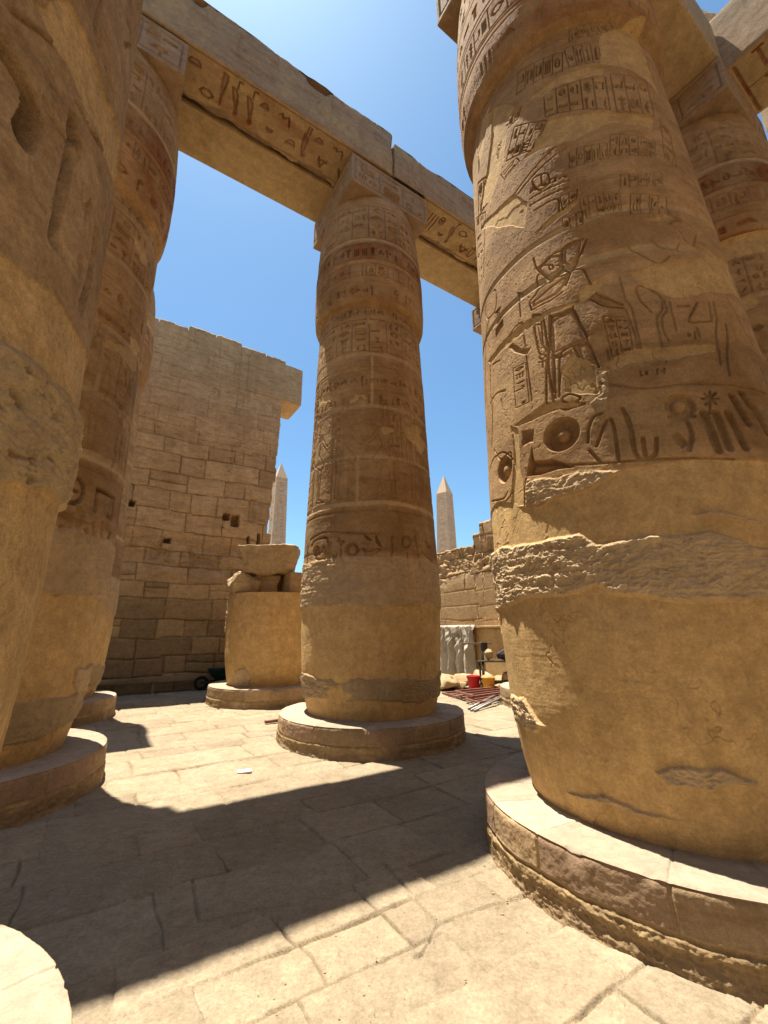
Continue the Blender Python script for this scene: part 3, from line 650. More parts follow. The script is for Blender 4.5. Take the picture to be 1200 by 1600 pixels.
def carve_A1(F, col):
    T1 = col.T(0, 0, 2.963); T4 = col.T(0, 480, 3.81); L, X = tracer(F, T1)
    L("-60,110 0,200 60,290 115,390 150,480 152,560 115,630", .055, .15)
    L("345,560 330,640|330,690 310,800 280,950 250,1110", .035, .12); L("365,650 365,710", .022, .05)
    L("448,1090 434,1200 412,1320 384,1420", .04, .12); L("380,1190 375,1290", .02, .04); L("497,990 480,1070", .014, .04)
    L("210,460 250,550 300,640|360,480 420,600 490,720 520,850 545,1060|390,860 395,960 430,940 400,1010|60,60 200,160 320,290|590,100 610,200 575,210|470,0 440,150 520,420|640,430 570,640", .014, .02)
    L("455,1300 440,1480 440,1600", .014, .02)
    F.P += 0
    for k, p in enumerate(["150,0 320,0 420,200 500,450 560,650 580,850 545,1080 530,950 490,720 400,500 250,190", "640,150 740,0 760,0 660,400 620,440"]): F.fill(T1(*pts(p)), 1., .01, F.P, .03, 130+k)
    ring(F, 7.0); text_row(F, 7.1, 8.9, -1.8, 2, .5, .02, 50, ny=4); text_row(F, 5.6, 6.9, -1.8, 2.0, .6, .02, 51, ny=2)
    z1 = np.array(T4(*pts("0,0 200,0 380,30 440,130 530,330"))); 
    def edge(s, sd, amp=.04):
        e = np.array(T4(*pts(s))); e = e[np.argsort(e[:, 0])]
        return np.interp(F.a, e[:, 0], e[:, 1])[None, :]+amp*fbm(F.S*3, F.Z*0, 5, sd)
    zc = edge("0,-330 160,-200 320,-60 430,120 545,340", 140); zu = edge("0,250 150,330 300,440 420,560 470,620", 141, .07); zl = edge("0,1035 100,1030 250,1090 390,1170", 142, .06)
    m = (1-sstep(-.01, .01, F.Z-zc))*sstep(-.01, .02, F.Z-zu); F.P = np.maximum(F.P, m)
    m2 = (1-sstep(-.03, .03, F.Z-zu))*sstep(-.02, .02, F.Z-zl); F.Rg = np.maximum(F.Rg, m2)
    F.P = np.maximum(F.P, 1-sstep(-.012, .012, F.Z-zl)); F.P *= 1-m2
    Q = np.zeros_like(F.D); F.fill(T4(*pts("0,780 100,850 250,900 60,930 0,900|".strip('|'))), 1., .03, Q, .05, 150); F.P = np.maximum(F.P, Q*.9); F.Rg *= 1-Q
    F.tint += .12*fbm(F.S*.8, F.Z*1.3, 3, 73)-.02; F.pit = 1.6; F.crisp = 1.; F.flat = .6
def carve_B(F, col):
    carve_std(21)(F, col) if False else None
    std_noreg(F, col, 21)
    TB = col.T(470, 790, 5.217); L, X = tracer(F, TB)
    F.disc(TB((415, 360))[0], .15, .075, .095); F.disc(TB((122, 372))[0], .12, .08, .03)
    L("90,330 110,290 160,270 215,270 215,470 160,470 100,500|150,400 190,330 195,440|120,430 150,440 200,420|60,340 50,500", .028, .05)
    X("505,235 545,240 600,300 640,330 670,350 620,235 600,230 610,300 540,280", .065, .02); L("510,350 560,400 640,360|530,390 640,355", .032, .05)
    L("235,380 235,450|260,400 270,450 290,390|325,350 325,450|300,290 345,290|240,300 235,370|310,270 330,320", .028, .05)
    L("745,260 750,400|745,380 740,480|830,290 850,255 890,270 895,320 850,350 830,290|870,390 875,500|935,250 960,420 960,500|1020,300 1060,360|1030,340 1060,330|1010,400 1080,470|960,480 1000,540", .024, .035)
    L("80,280 200,215 420,225 640,230|100,490 250,470 450,470 700,500|20,640 80,625", .022, .03)
def std_noreg(F, col, seed):
    f = carve_std(seed, deep=3.0)
    f(F, col)
    m = (F.Z > 3.54)*(F.Z < 4.25); F.D *= np.where(m, 0, 1)
    # the lit left strip keeps a crisp vertical column of signs
    for k, (za, zb) in enumerate(((4.5, 5.4), (5.5, 6.55), (6.65, 7.6))):
        F.panel([(-1.95, zb), (-1.5, zb), (-1.5, za), (-1.95, za)], 2, 6, .022, 200+k, .1)
# ------------------------------------------------------------------ ground
def build_ground():
    az = np.radians(np.concatenate([np.linspace(-64, 60, 1150), np.linspace(60, 296, 60)[1:-1]]))
    r = np.concatenate([np.linspace(.02, 1.6, 14)[:-1], np.exp(np.linspace(np.log(1.6), np.log(34), 1000)), np.exp(np.linspace(np.log(34), np.log(3000), 40))[1:]])
    Rr, Az = np.meshgrid(r, az, indexing='ij'); X = Rr*np.sin(Az); Y = Rr*np.cos(Az)
    a = (X-O[0])*U[0]+(Y-O[1])*U[1]; b = (X-O[0])*V[0]+(Y-O[1])*V[1]
    wx = .09*fbm(a*.8, b*.8, 3, 1)+.012*fbm(a*6, b*6, 3, 21); wy = .07*fbm(a*.8, b*.8, 3, 2)+.012*fbm(a*6, b*6, 3, 22); a2, b2 = a+wx, b+wy
    rnd = random.Random(11); rows = [-60.]
    while rows[-1] < 60: rows.append(rows[-1]+rnd.choice([.42, .5, .6, .75, .92]))
    rows = np.array(rows); ri = np.clip(np.searchsorted(rows, b2)-1, 0, len(rows)-2)
    dj = np.minimum(b2-rows[ri], rows[ri+1]-b2)
    tint = np.zeros_like(a); hgt = np.zeros_like(a); tx = np.zeros_like(a); ty = np.zeros_like(a)
    for k in range(len(rows)-1):
        m = ri == k
        if not m.any(): continue
        h = rows[k+1]-rows[k]; e = [-60+rnd.random()]
        while e[-1] < 60: e.append(e[-1]+rnd.uniform(.9, 1.9)*h*rnd.choice([.8, 1., 1.25])+.15)
        e = np.array(e); aa = a2[m]; i = np.clip(np.searchsorted(e, aa)-1, 0, len(e)-2)
        dj[m] = np.minimum(dj[m], np.minimum(aa-e[i], e[i+1]-aa))
        T = np.array([[rnd.uniform(-1, 1) for _ in range(4)] for _ in e]); tint[m] = T[i, 0]; hgt[m] = T[i, 1]; tx[m] = T[i, 2]*(aa-e[i]-h); ty[m] = T[i, 3]
    f1 = fbm(a*1.1, b*1.1, 5, 3); f2 = fbm(a*7, b*7, 4, 4, .55); f3 = fbm(a*.35, b*.35, 3, 5)
    near = 1-sstep(18, 32, Rr)
    open_ = sstep(-.05, .3, fbm(a*.8, b*.8, 4, 6))          # joints filled with sand in places
    jw = .0045+.008*open_+.010*sstep(4.5, 9, Rr)
    j = (1-sstep(jw*.5, jw*1.3, dj+.008*f2))
    soft = (1-sstep(.0, .07, dj))
    f4 = ridge(a*2.2, b*5., 4, 7)
    z = near*(.013*hgt+.006*tx+.014*f1+.005*f2+.006*f4*sstep(-.2, .3, f1)-.024*j*(.3+.7*open_)+np.where(Rr < 9, .003*fbm(a*24, b*24, 3, 14)-.006*sstep(.3, .5, fbm(a*13, b*13, 3, 15)), 0)-.010*soft*sstep(-.3, .3, f1))
    drift = sstep(.22, .55, f3+.35*f1)
    z = np.where(drift > 0, z*(1-.75*drift), z)
    # two broken-slab cracks traced on the floor
    for s in ("684,1445 672,1466 660,1486 648,1492", "684,1445 740,1424 800,1404 850,1390", "684,1445 655,1412 625,1378 600,1350", "300,1375 306,1420 312,1442", "312,1442 390,1425 450,1415"):
        q = np.array([ground_at(*p) for p in pts(s)])
        for p0, p1 in zip(q[:-1], q[1:]):
            m = (np.abs(X-(p0[0]+p1[0])/2) < 1.2)*(np.abs(Y-(p0[1]+p1[1])/2) < 1.2)
            x, y = X[m]-p0[0], Y[m]-p0[1]; d = p1-p0; t = np.clip((x*d[0]+y*d[1])/(d@d), 0, 1)
            dd = np.hypot(x-t*d[0], y-t*d[1])+.012*fbm(X[m]*9, Y[m]*9, 3, 8); z[m] -= .02*(1-sstep(.004, .015, dd))
    c = np.zeros((*z.shape, 4), np.float32); c[..., 0] = np.clip(drift*.9, 0, 1); c[..., 1] = np.clip(j*(.3+.65*open_+.3*sstep(4.5, 9, Rr))+.35*sstep(.25, .5, f2*.6+f1*.6), 0, 1)*near; c[..., 3] = .5+.13*tint*(1-.8*drift)+.10*f1+.06*f2
    A = Acc(); A.grid(np.stack([X, Y, z], -1), c, wrap=True, flip=True)
    tag(A.build('ground', M_FLOOR, loc=(0, 0, 0)), kind='structure')
build_ground()

# ------------------------------------------------------------------ columns
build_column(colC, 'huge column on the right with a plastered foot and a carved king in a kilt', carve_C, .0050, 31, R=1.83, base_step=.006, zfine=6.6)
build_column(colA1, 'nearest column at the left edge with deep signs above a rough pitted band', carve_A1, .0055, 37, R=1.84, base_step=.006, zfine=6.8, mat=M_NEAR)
build_column(colB, 'whole column in the middle standing free on its round base in front of the sky', carve_B, .011, 21, base_step=.011)
def carve_A2(F, col):
    carve_std(43, deep=3.0)(F, col); paintband(F, 9.35, 10.35, .75, 5); paintband(F, 10.4, 11.0, .8, 8)
    m = (F.Z > 4.5)*(F.Z < 6.6)*(F.S < .35); F.D *= np.where(m, .12, 1); F.tint -= .10*sstep(4.45, 4.5, F.Z)*(1-sstep(6.6, 6.65, F.Z))
    joint(F, 5.45, .02, 9, .05); joint(F, 6.6, .02, 10, .05); joint(F, 4.5, .04, 11, .06)
    T4 = col.T(0, 480, 3.81); L, X = tracer(F, T4)
    L("395,1240 425,1270 405,1310 370,1320", .06, .05); L("480,1200 470,1300 460,1390|445,1235 500,1225", .05, .045); L("560,1290 565,1340 555,1400|515,1330 525,1385", .05, .05); L("610,1280 605,1370|640,1290 660,1330 645,1370", .03, .03)
    L("740,560 705,620 715,700 690,800 680,900|690,870 670,960 655,1030|725,700 720,800 700,1000", .025, .02)
    Q = np.zeros_like(F.D); F.fill(col.T(0, 760, 2.857)(*pts("345,800 420,790 415,850 375,930 340,940 320,890")), 1., .03, Q, .08, 190); F.P *= 1-Q; F.Rg = np.maximum(F.Rg, Q)
build_column(colA2, 'second column from the left, half hidden behind the nearest one, under the long beam', carve_A2, .012, 43, base_step=.011)
build_column(colF, 'column almost hidden by the second one from the left, its low base showing', carve_std(53, -.4, 2.6), .025, 53, base_step=.02)
build_column(colD, 'column hidden behind the big right one, only a base corner and top block showing', carve_std(59, rows=False), .04, 59, base_step=.025)
cE = uv(5.42, -5.66); colE = Column(cE, .95)
def carve_E(F, col):
    carve_std(61, deep=2.6)(F, col); za, zb, zc = col.onto(1165, 330)[1], col.onto(1165, 362)[1], col.onto(1165, 398)[1]
    m = (F.Z > zc)*(F.Z < za); F.D *= np.where(m, 0, 1); ring(F, za, .03, .03); ring(F, zb, .03, .03); ring(F, zc, .03, .03)
    text_row(F, zb+.05, za-.05, -2.6, 2.6, .42, .05, 71, frame=False, wrel=.12); F.Pt = np.where((F.Z > zb)*(F.Z < za), .15+.85*np.clip(F.D/.03, 0, 1), F.Pt)
    np.maximum(F.P, (F.Z > zc)*(F.Z < zb)*.9, out=F.P); F.tint += .1*m
build_column(colE, 'column at the upper right edge with a yellow and red painted neck band', carve_E, .02, 61, base_step=.04)
def carve_stump(F, col):
    band_plaster(F, .3, 5, .02, 3); F.tint += .06*fbm(F.S*.6, F.Z*.8, 3, 4)
    Q = np.zeros_like(F.D); F.fill([(-1.3, .9), (-.8, 1.0), (-.6, .7), (-.75, .5), (-1.25, .5)], 1., .03, Q, .12, 9); F.P *= 1-Q; F.Rg = np.maximum(F.Rg, Q)
    Q = np.zeros_like(F.D); F.fill([(-2.6, 3.4), (-1.85, 3.4), (-1.75, 2.6), (-2.0, 2.0), (-2.6, 2.0)], 1., .03, Q, .12, 10); F.P *= 1-Q; F.Rg = np.maximum(F.Rg, Q)
colS = Column(cS, 1.03)
ts = thing('column_stump', (cS[0], cS[1], 0), 'low plastered column stump with broken stones on its flat top, left of the middle column', 'column stump', None)
base_mesh(cS, 1.88, .52, colS.face, .02, 71).build('base', M_BASE, ts)
for nm, A, top in column_mesh(colS, .02, 3.15, carve_stump, '', 71, (('shaft', 'all'),)):
    k = np.linspace(1, 0, 12)[:, None, None]; cc = np.array([cS[0], cS[1], 3.15]); Pm = cc+(top-cc)*k; Pm[..., 2] += .015*fbm(Pm[..., 0]*2, Pm[..., 1]*2, 3, 5)*(k[..., 0] < .95)
    A.grid(Pm, np.array([.8, 0, 0, .6]), wrap=True, flip=True); A.build(nm, M_COL, ts)

# ------------------------------------------------------------------ beams
def soffit(h1, h2, step, seed, cell=.42, paint=.9, broken=True, rowsn=2):
    F = face_field(h1, h2, step); S, Z = np.meshgrid(F.a, F.b); F.S, F.Z = S, Z; F.Pt = np.zeros_like(F.D); F.Rg = np.zeros_like(F.D); F.P = np.zeros_like(F.D)
    n = max(1, int(2*h1/cell)); F.panel([(-h1+.05, h2*.8), (h1-.05, h2*.8), (h1-.05, -h2*.75), (-h1+.05, -h2*.75)], n, rowsn, .03, seed, .075)
    F.Pt = np.clip(F.D/.03, 0, 1)*paint+.35*sstep(-.1, .4, fbm(S*1.2, Z*2, 4, seed+3)); F.Pt = np.clip(F.Pt, 0, 1)
    if broken:
        b = sstep(.12, .3, fbm(S*.9, Z*1.1, 4, seed+5)); F.D = F.D*(1-b)+b*(.05+.05*ridge(S*2.5, Z*2.5, 4, seed+6)); F.Pt *= 1-b; F.Rg = b
    return F
def soffit_old(h1, h2, step, seed):
    F = face_field(h1, h2, step); S, Z = np.meshgrid(F.a, F.b); F.S, F.Z = S, Z; F.Pt = np.zeros_like(F.D); F.Rg = np.zeros_like(F.D); F.P = np.zeros_like(F.D)
    rnd = random.Random(seed); x = -h1+.3
    while x < h1-.5:
        w_ = rnd.uniform(.24, .38); two = rnd.random() < .45
        for q in range(2 if two else 1):
            g = rnd.choice([3, 11, 0, 9, 21, 16, 14, 10] if two else [7, 8, 18, 1, 19, 7, 18, 4, 20])
            F.glyph(g, lambda a, b, x=x, w_=w_, q=q: np.stack([x+np.asarray(a)*w_, -h2*.74+(q*.7+np.asarray(b)*(.66 if two else 1.38))*h2], -1), .02, .06); x += w_*.92
    F.line([(-h1, -h2*.85), (h1, -h2*.85)], .02, .03); F.line([(-h1, h2*.72), (h1, h2*.72)], .02, .02)
    k = np.clip(F.D/.05, 0, 1); F.Pt = np.clip(.4*k+.6*sstep(.05, .4, fbm(S*1.1, Z*2, 4, seed+3)), 0, 1); F.P = np.clip(.55+.4*sstep(.0, .3, fbm(S*1.6, Z*1.6, 4, seed+4))-k, 0, 1)
    edge = sstep(0, .05, Z-(h2*(.72+.5*fbm(S*1.5, Z*0, 5, seed+8))))
    end = 1-sstep(.35, .55, S+h1-.5*fbm(Z*2.5, S*.5, 4, seed+9)-.55)
    spall = end*(1-sstep(h2*.1, h2*.3, Z+.15*fbm(S*2, Z*2, 3, seed+2)))
    b = np.maximum(edge, np.maximum(end*.8*sstep(-.1, .2, fbm(S*3, Z*3, 3, seed+12)), spall)); F.D = F.D*(1-b)+edge*(.05+.05*ridge(S*3, Z*3, 3, seed+6))+(1-edge)*spall*(.25+.05*ridge(S*2.5, Z*2.5, 3, seed+7))
    F.Pt *= 1-b; F.Rg = b
    return F
def beam(u0, u1, v, zt_l, seed, label, taller=0.):
    c = uv((u0+u1)/2, v); L = (u1-u0)/2; zt = zt_l
    t = thing('architrave', (c[0], c[1], ZAR), label, 'stone beam', 'long stone beams lying on the columns')
    q = uv((u0+u1)/2, v-HW/2-.0); hz = (zt-ZAR)/2; zl = ZAR+.05
    fs = {'-z': soffit_old(L, HW/2-.002, .015, seed)}
    F = face_field(L, (zt-zl)/2, .03); S, Z = np.meshgrid(F.a, F.b)
    F.D = .035*np.clip(fbm(S*.6, Z*1.5, 4, seed+1), 0, 1)+.012*sstep(.1, .5, ridge(S*1.2, Z*5, 4, seed+2)); F.P = .6*sstep(-.1, .3, fbm(S*.5, Z*.9, 4, seed+9))
    # ragged top and one big spall on the lower edge
    ck = fbm(S*.8, Z*.5, 5, seed+40, .6); F.D += .03*(1-sstep(.004, .02, np.abs(ck)))*sstep(0, .2, fbm(S*.5, Z*.5, 2, seed+41))
    for sx in (-L*.45, L*.2, L*.55): F.D += .03*(1-sstep(.006, .016, np.abs(S-sx-.03*fbm(Z*3, S*0, 3, seed))))*(Z > .1)
    F.D += .02*sstep(.1, .4, fbm(S*2, Z*6, 4, seed+44))
    F.D += .25*sstep(.25, .6, fbm(S*.7+3, Z*0, 4, seed+8))*sstep((zt-zl)/2-.35, (zt-zl)/2, Z)
    fs['-v'] = F
    rough_box((q[0], q[1], (zl+zt)/2), (L-.006, HW/2-.002, (zt-zl)/2), .045, .03, .03, seed, faces=fs, chip=.22).build('front_beam', M_BEAM, t)
    q = uv((u0+u1)/2, v+HW/2); zt2 = zt-.25
    rough_box((q[0], q[1], (ZAR+zt2)/2), (L-.006, HW/2-.002, (zt2-ZAR)/2), .06, .008, .02, seed+5, chip=.02, plaster=.95).build('rear_beam', M_BEAM, t)
    return t
beam(-SU-1.6, -.06, 0, 15.0, 301, 'long beam at the upper left ending on the middle column, painted signs underneath')
beam(-.04, SU+1.2, 0, 14.72, 302, 'stone beam from the middle column to behind the big right column, its top ragged')
def plain_beam(c, half, seed, label, fs=None, plaster=.3, ax=None):
    t = thing('architrave', (c[0], c[1], c[2]-half[2]), label, 'stone beam', 'long stone beams lying on the columns')
    rough_box(c, half, .05 if half[0] < 10 else .3, .015, .03, seed, faces=fs, chip=.08, plaster=plaster).build('beam_block', M_BEAM, t); return t
q = uv((4.64-1.17)/2, -5.66)
plain_beam((q[0], q[1], (ZAR+14.9)/2), ((4.64+1.17)/2, 1.14, (14.9-ZAR)/2), 311, 'wide plain stone beam between the big right column and the column behind it', plaster=.8)
Fs = face_field(.82, 4.3, .02); Fs.S, Fs.Z = np.meshgrid(Fs.a, Fs.b); Fs.P = np.full_like(Fs.D, .7)
for i in range(7):
    y = 2.0-.8*i
    Fs.line([(-.7, y), (.7, y)], .03, .03); Fs.line([(0, y), (0, y-.8)], .02, .03)
    for x, g in ((-.68, (5, 1)[i % 2]), (.06, (5, 19, 8)[i % 3])): Fs.glyph(g, lambda a, b, x=x, y=y: np.stack([x+np.asarray(b)*.6, y-.74+np.asarray(a)*.68], -1), .04, .035)
Fs.Pt = np.clip(Fs.D/.03, 0, 1)
q = uv(5.49, -4.6-4.3)
plain_beam((q[0], q[1], (ZAR+15.1)/2), (.82, 4.3, (15.1-ZAR)/2), 312, 'dark stone beam in the upper right corner with big red painted signs on its underside', {'-z': Fs}, .1)
# ------------------------------------------------------------------ rocks
import bmesh
def ico(sub=3):
    bm = bmesh.new(); bmesh.ops.create_icosphere(bm, subdivisions=sub, radius=1); v = np.array([x.co[:] for x in bm.verts]); f = np.array([[q.index for q in p.verts] for p in bm.faces]); bm.free(); return v, f
ICO3, ICO4 = ico(3), ico(4)
def rock(name, c, size, seed, label, cat='stone', group=None, mat=None, rot=0., boxy=.75, hi=True):
    v, f = ICO4 if hi else ICO3; v = v.copy(); m = np.abs(v).max(1)[:, None]; v = v*(1-boxy)+boxy*v/m*.82
    v = v*(1+.28*fbm3(v, .9, 3, seed)+.12*fbm3(v, 4., 3, seed+2))[:, None]
    # a few flat broken facets
    r = np.random.RandomState(seed)
    for _ in range(14):
        n = r.randn(3); n /= np.linalg.norm(n); d = r.uniform(.5, .8) if boxy < .8 else r.uniform(.72, 1.05); s = v@n; v = v-np.clip(s-d, 0, None)[:, None]*n*.92
    v = v*(1+.07*fbm3(v, 6., 3, seed+6))[:, None]; v = v*np.array(size)/2; ca, sa = math.cos(rot), math.sin(rot); v = np.stack([v[:, 0]*ca-v[:, 1]*sa, v[:, 0]*sa+v[:, 1]*ca, v[:, 2]], 1)
    v[:, 2] -= v[:, 2].min(); c = np.array(c, float); A = Acc(); A.tris(v+c, f)
    return tag(A.build(name, mat or M_ROCK, loc=tuple(c), flat=False), label, cat, group)
def block(c, half, seed, label, rot, cat='stone', group=None, chip=.16, tilt=0.):
    ca, sa = math.cos(rot), math.sin(rot); ct, st_ = math.cos(tilt), math.sin(tilt); ax = (np.array([ca*ct, sa*ct, st_]), np.array([-sa, ca, 0]), np.array([-ca*st_, -sa*st_, ct]))
    A = rough_box(c, half, .025, .07, .05, seed, ax=ax, chip=chip*1.4); cc = np.array(c, float)
    for i, v in enumerate(A.v):                       # wider at the top than at the foot, and unevenly broken
        r = v-cc; k = 1+.16*r[:, 2:]/half[2]; r[:, :2] *= k; n = np.stack([fbm3(v, 1.6, 4, seed+30), fbm3(v, 1.6, 4, seed+31), fbm3(v, 1.6, 4, seed+32)], 1); A.v[i] = (cc+r+.16*n).astype(np.float32)
    return tag(A.build('broken_stone', M_ROCK, loc=tuple(c)), label, cat, group)
G_ = 'broken stones on the column stump'
block((cS[0]-.92, cS[1]-.75, 3.38), (.42, .4, .30), 402, 'pale jagged rock slumped on the left shoulder of the stump top', .5, group=G_, chip=.3, tilt=-.35)
block((cS[0]-.25, cS[1]-.3, 3.44), (.36, .4, .30), 405, 'squared block on the stump that carries the overhanging slab', .2, group=G_)
block((cS[0]-.22, cS[1]-.45, 4.18), (.80, .58, .44), 408, 'big squarish broken slab overhanging the block on the stump', .15, group=G_, chip=.22, tilt=.05)
tag(rough_box((cS[0]+.85, cS[1]-.2, 3.165+.32), (.62, .5, .32), .05, .012, .02, 411).build('stone_block', M_WALL, loc=(cS[0]+.85, cS[1]-.2, 3.165)), 'dark flat topped stone block on the right side of the stump top', 'stone')
for i in range(16):
    r = random.Random(420+i); a = r.uniform(-.55, 2.2); c = uv(5.45+rnd_(i, 0)*2.1, 4.35+rnd_(i, 1)*1.0) if False else uv(5.5+.16*i*.9, 5.0-.11*i+r.uniform(-.35, .35))
    s = r.uniform(.4, .95)
    rock('rubble_stone', (c[0], c[1], -.02), (s*1.3, s, s*.75), 430+i, 'pale rubble stone piled on the floor under the white sheet', 'stone', 'rubble stones piled below the hanging sheet', rot=r.uniform(0, 3), boxy=r.uniform(.3, .7))

# ------------------------------------------------------------------ masonry walls
def masonry(name, org, dx, dn, L0, L1, top, end, seed, label, holes=(), step=.025, thick=1.8, fine_above=9., end0=None, smooth_below=None, cat='wall', group=None):
    """front sheet spans L0..L1 along dx, dn points out of the wall to the viewer"""
    s = np.arange(0, L1-L0+step, step); smax = len(s); z0 = np.arange(0, float(top(np.array([L1]))[0])+1.6, step)
    sN = np.linspace(0, 1, smax); zN = np.linspace(0, 1, len(z0))
    zc = zN[:, None]*np.ones((1, smax)); a = np.zeros_like(zc); zz = np.zeros_like(zc)
    Zg = zN*float(np.max(top(np.linspace(L0, L1, 50))))
    e1 = end(Zg); e0 = np.full_like(e1, L0) if end0 is None else end0(Zg)
    a = e0[:, None]+(e1-e0)[:, None]*sN[None, :]
    zz = zc*top(a)
    rnd = random.Random(seed); cz = [-.1]
    while cz[-1] < 18: cz.append(cz[-1]+(rnd.uniform(.5, .8) if cz[-1] < 4 else rnd.choice([.6, .7, .8, .95])))
    cz = np.array(cz)
    aw = a+.035*fbm(a*1.3, zz*1.3, 4, seed); stp = np.random.RandomState(seed).uniform(-.09, .09, (40, 40)); ai = np.floor((a+.4*np.sin(zz*.9))/2.6+20).astype(int) % 40; zi_ = np.floor(zz/2.3).astype(int) % 40
    zw = zz+.05*fbm(a*1.1, zz*1.1, 5, seed+1)+.14*fbm(a*.3, zz*.3, 3, seed+2)+stp[ai, zi_]
    ri = np.clip(np.searchsorted(cz, zw)-1, 0, len(cz)-2); dj = np.minimum(zw-cz[ri], cz[ri+1]-zw)
    tint = np.zeros_like(a); pr = np.zeros_like(a); sub = np.zeros_like(a)
    for k in range(len(cz)-1):
        m = ri == k
        if not m.any(): continue
        h = cz[k+1]-cz[k]; e = [L0-3+rnd.random()]
        while e[-1] < L1+4: e.append(e[-1]+h*rnd.uniform(1.1, 2.9))
        e = np.array(e); aa = aw[m]; i = np.clip(np.searchsorted(e, aa)-1, 0, len(e)-2)
        dj[m] = np.minimum(dj[m], np.minimum(aa-e[i], e[i+1]-aa)); T = np.array([[rnd.uniform(-1, 1), rnd.uniform(-1, 1), rnd.random(), rnd.uniform(-1, 1)] for _ in e])
        tint[m] = T[i, 0]; pr[m] = T[i, 1]; sub[m] = T[i, 2]
        # some blocks are patched from smaller stones
        fr = (zw[m]-cz[k])/h; fa = (aa-e[i])/(e[i+1]-e[i]); sb_ = T[i, 2]
        hh = np.where(sb_ > .88, np.abs(fr-.3-.4*np.abs(T[i, 1]))*h, 9.); vv = np.where((sb_ > .95) | (sb_ < .07), np.abs(fa-.25-.5*np.abs(T[i, 0]))*(e[i+1]-e[i]), 9.)
        dj[m] = np.minimum(dj[m], np.minimum(hh, vv)); tint[m] += .5*np.where(hh < 9, np.sign(fr-.3-.4*np.abs(T[i, 1])), 0)*T[i, 3]
    f1 = fbm(a*1.2, zz*1.2, 5, seed+5); f2 = fbm(a*5, zz*6, 4, seed+6, .6); f3 = ridge(a*1.8, zz*2.6, 4, seed+7)
    hi = sstep(fine_above-.6, fine_above+.6, zz+.8*f1); lo = 1-sstep(3.6, 4.2, zz)
    jw = .009+.028*np.clip(fbm(a*.9, zz*.9, 4, seed+9)+.25, 0, 1)*(1-hi)*(1-.5*lo)
    j = 1-sstep(jw*.6, jw*1.3, dj+.012*f2)
    round_ = (1-sstep(0, .07, dj))*(1-hi)
    er = np.exp(-((zz-5.0)/.6)**4)*sstep(-.15, .2, f1+.15)*(1-hi) + sstep(.25, .45, fbm(a*.5, zz*.7, 4, seed+11))*(1-hi)*(1-lo)*.6
    er = np.clip(er, 0, 1)
    d = .02*pr*(1-hi)+.006*pr*hi+.012*f1+.006*f2-j*(.035*(1-hi)+.016*hi)-.018*round_ - er*(.05+.11*np.clip(f3, -.4, 1)+.04*fbm(a*3.5, zz*5, 3, seed+18))
    if smooth_below is not None:
        sb = 1-sstep(smooth_below-.05, smooth_below+.05, zz); d = d*(1-sb*.8); j = j*(1-sb*.7); tint = tint*(1-sb*.5)
    # worn raised relief on the smooth upper half
    Rf = np.zeros_like(a)
    if fine_above < 12:
        rel = fbm(a*1.6, zz*1.2, 3, seed+15); Rf = hi*(1-sstep(.02, .06, np.abs(rel)))*.012; d = d-Rf+hi*.008*ridge(a*3, zz*2.5, 3, seed+16)
    hm = np.zeros_like(a)
    for (ha, hz, wa, wz) in holes:
        m = (1-sstep(wa*.8, wa*1.15, np.abs(a-ha+.05*f2)))*(1-sstep(wz*.8, wz*1.15, np.abs(zz-hz+.05*f2))); d = d-.45*m; hm = np.maximum(hm, m)
    e_f = sstep(0, .06, zN[:, None]*0+np.minimum(e1[:, None]-a, top(a)-zz))      # round the free edges
    d = d-.05*(1-e_f)
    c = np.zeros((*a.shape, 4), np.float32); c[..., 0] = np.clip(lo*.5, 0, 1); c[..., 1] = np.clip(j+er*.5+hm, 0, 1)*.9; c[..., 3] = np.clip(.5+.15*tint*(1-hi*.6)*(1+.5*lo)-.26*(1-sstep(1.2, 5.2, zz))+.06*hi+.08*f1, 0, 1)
    W = lambda A_, Z_, D_: np.stack([org[0]+A_*dx[0]+D_*dn[0], org[1]+A_*dx[1]+D_*dn[1], Z_], -1)
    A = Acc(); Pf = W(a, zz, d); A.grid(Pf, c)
    n = int(thick/.06); tt = np.linspace(0, 1, n)
    def strip(edge, col, fl):
        e = edge[:, None, :]+tt[None, :, None]*(-thick)*np.array([*dn, 0]); w = .05*fbm(e[..., 2]*2+e[..., 0], tt[None, :]*3, 4, seed+20)*np.sin(tt*np.pi)[None, :]
        cc = np.repeat(col[:, None], n, 1); return e, w, cc, fl
    e, w_, cc, fl = strip(Pf[:, -1], c[:, -1], False); e[..., 0] += w_*dx[0]; e[..., 1] += w_*dx[1]; A.grid(e, cc)
    e2, w_, cc, fl = strip(Pf[:, 0], c[:, 0], True); A.grid(e2, cc, flip=True)
    e3, w_, cc, fl = strip(Pf[-1], c[-1], False); e3[..., 2] += w_; A.grid(e3, cc, flip=True)
    B_ = Pf-np.array([*dn, 0])*thick; A.grid(B_[::8, ::8], c[::8, ::8], flip=True)
    mid = W(np.array([(L0+L1)/2]), np.array([0.]), np.array([-thick/2]))[0]
    t = thing(name, tuple(mid), label, cat, group); A.build('masonry', M_WALL, t); return t
_r = np.random.RandomState(5); _tops = _r.uniform(-.12, .06, 60); _ends = _r.uniform(-.16, .10, 60)
def wtop(a): 
    i = np.floor(np.asarray(a)/1.15+30).astype(int) % 60; g = np.abs(((np.asarray(a)/1.15) % 1)-.5)
    return 14.98+_tops[i]+.05*fbm(np.asarray(a)*2.3, np.asarray(a)*0, 4, 3)-.16*sstep(.47, .5, g)
def wend(z):
    i = np.floor(np.asarray(z)/.62).astype(int) % 60
    return .62+.025*z+np.where(z < 11, _ends[i]*np.clip((11-z)/3, 0, 1), 0)+.05*fbm(np.asarray(z)*2.2, np.asarray(z)*0, 4, 6)
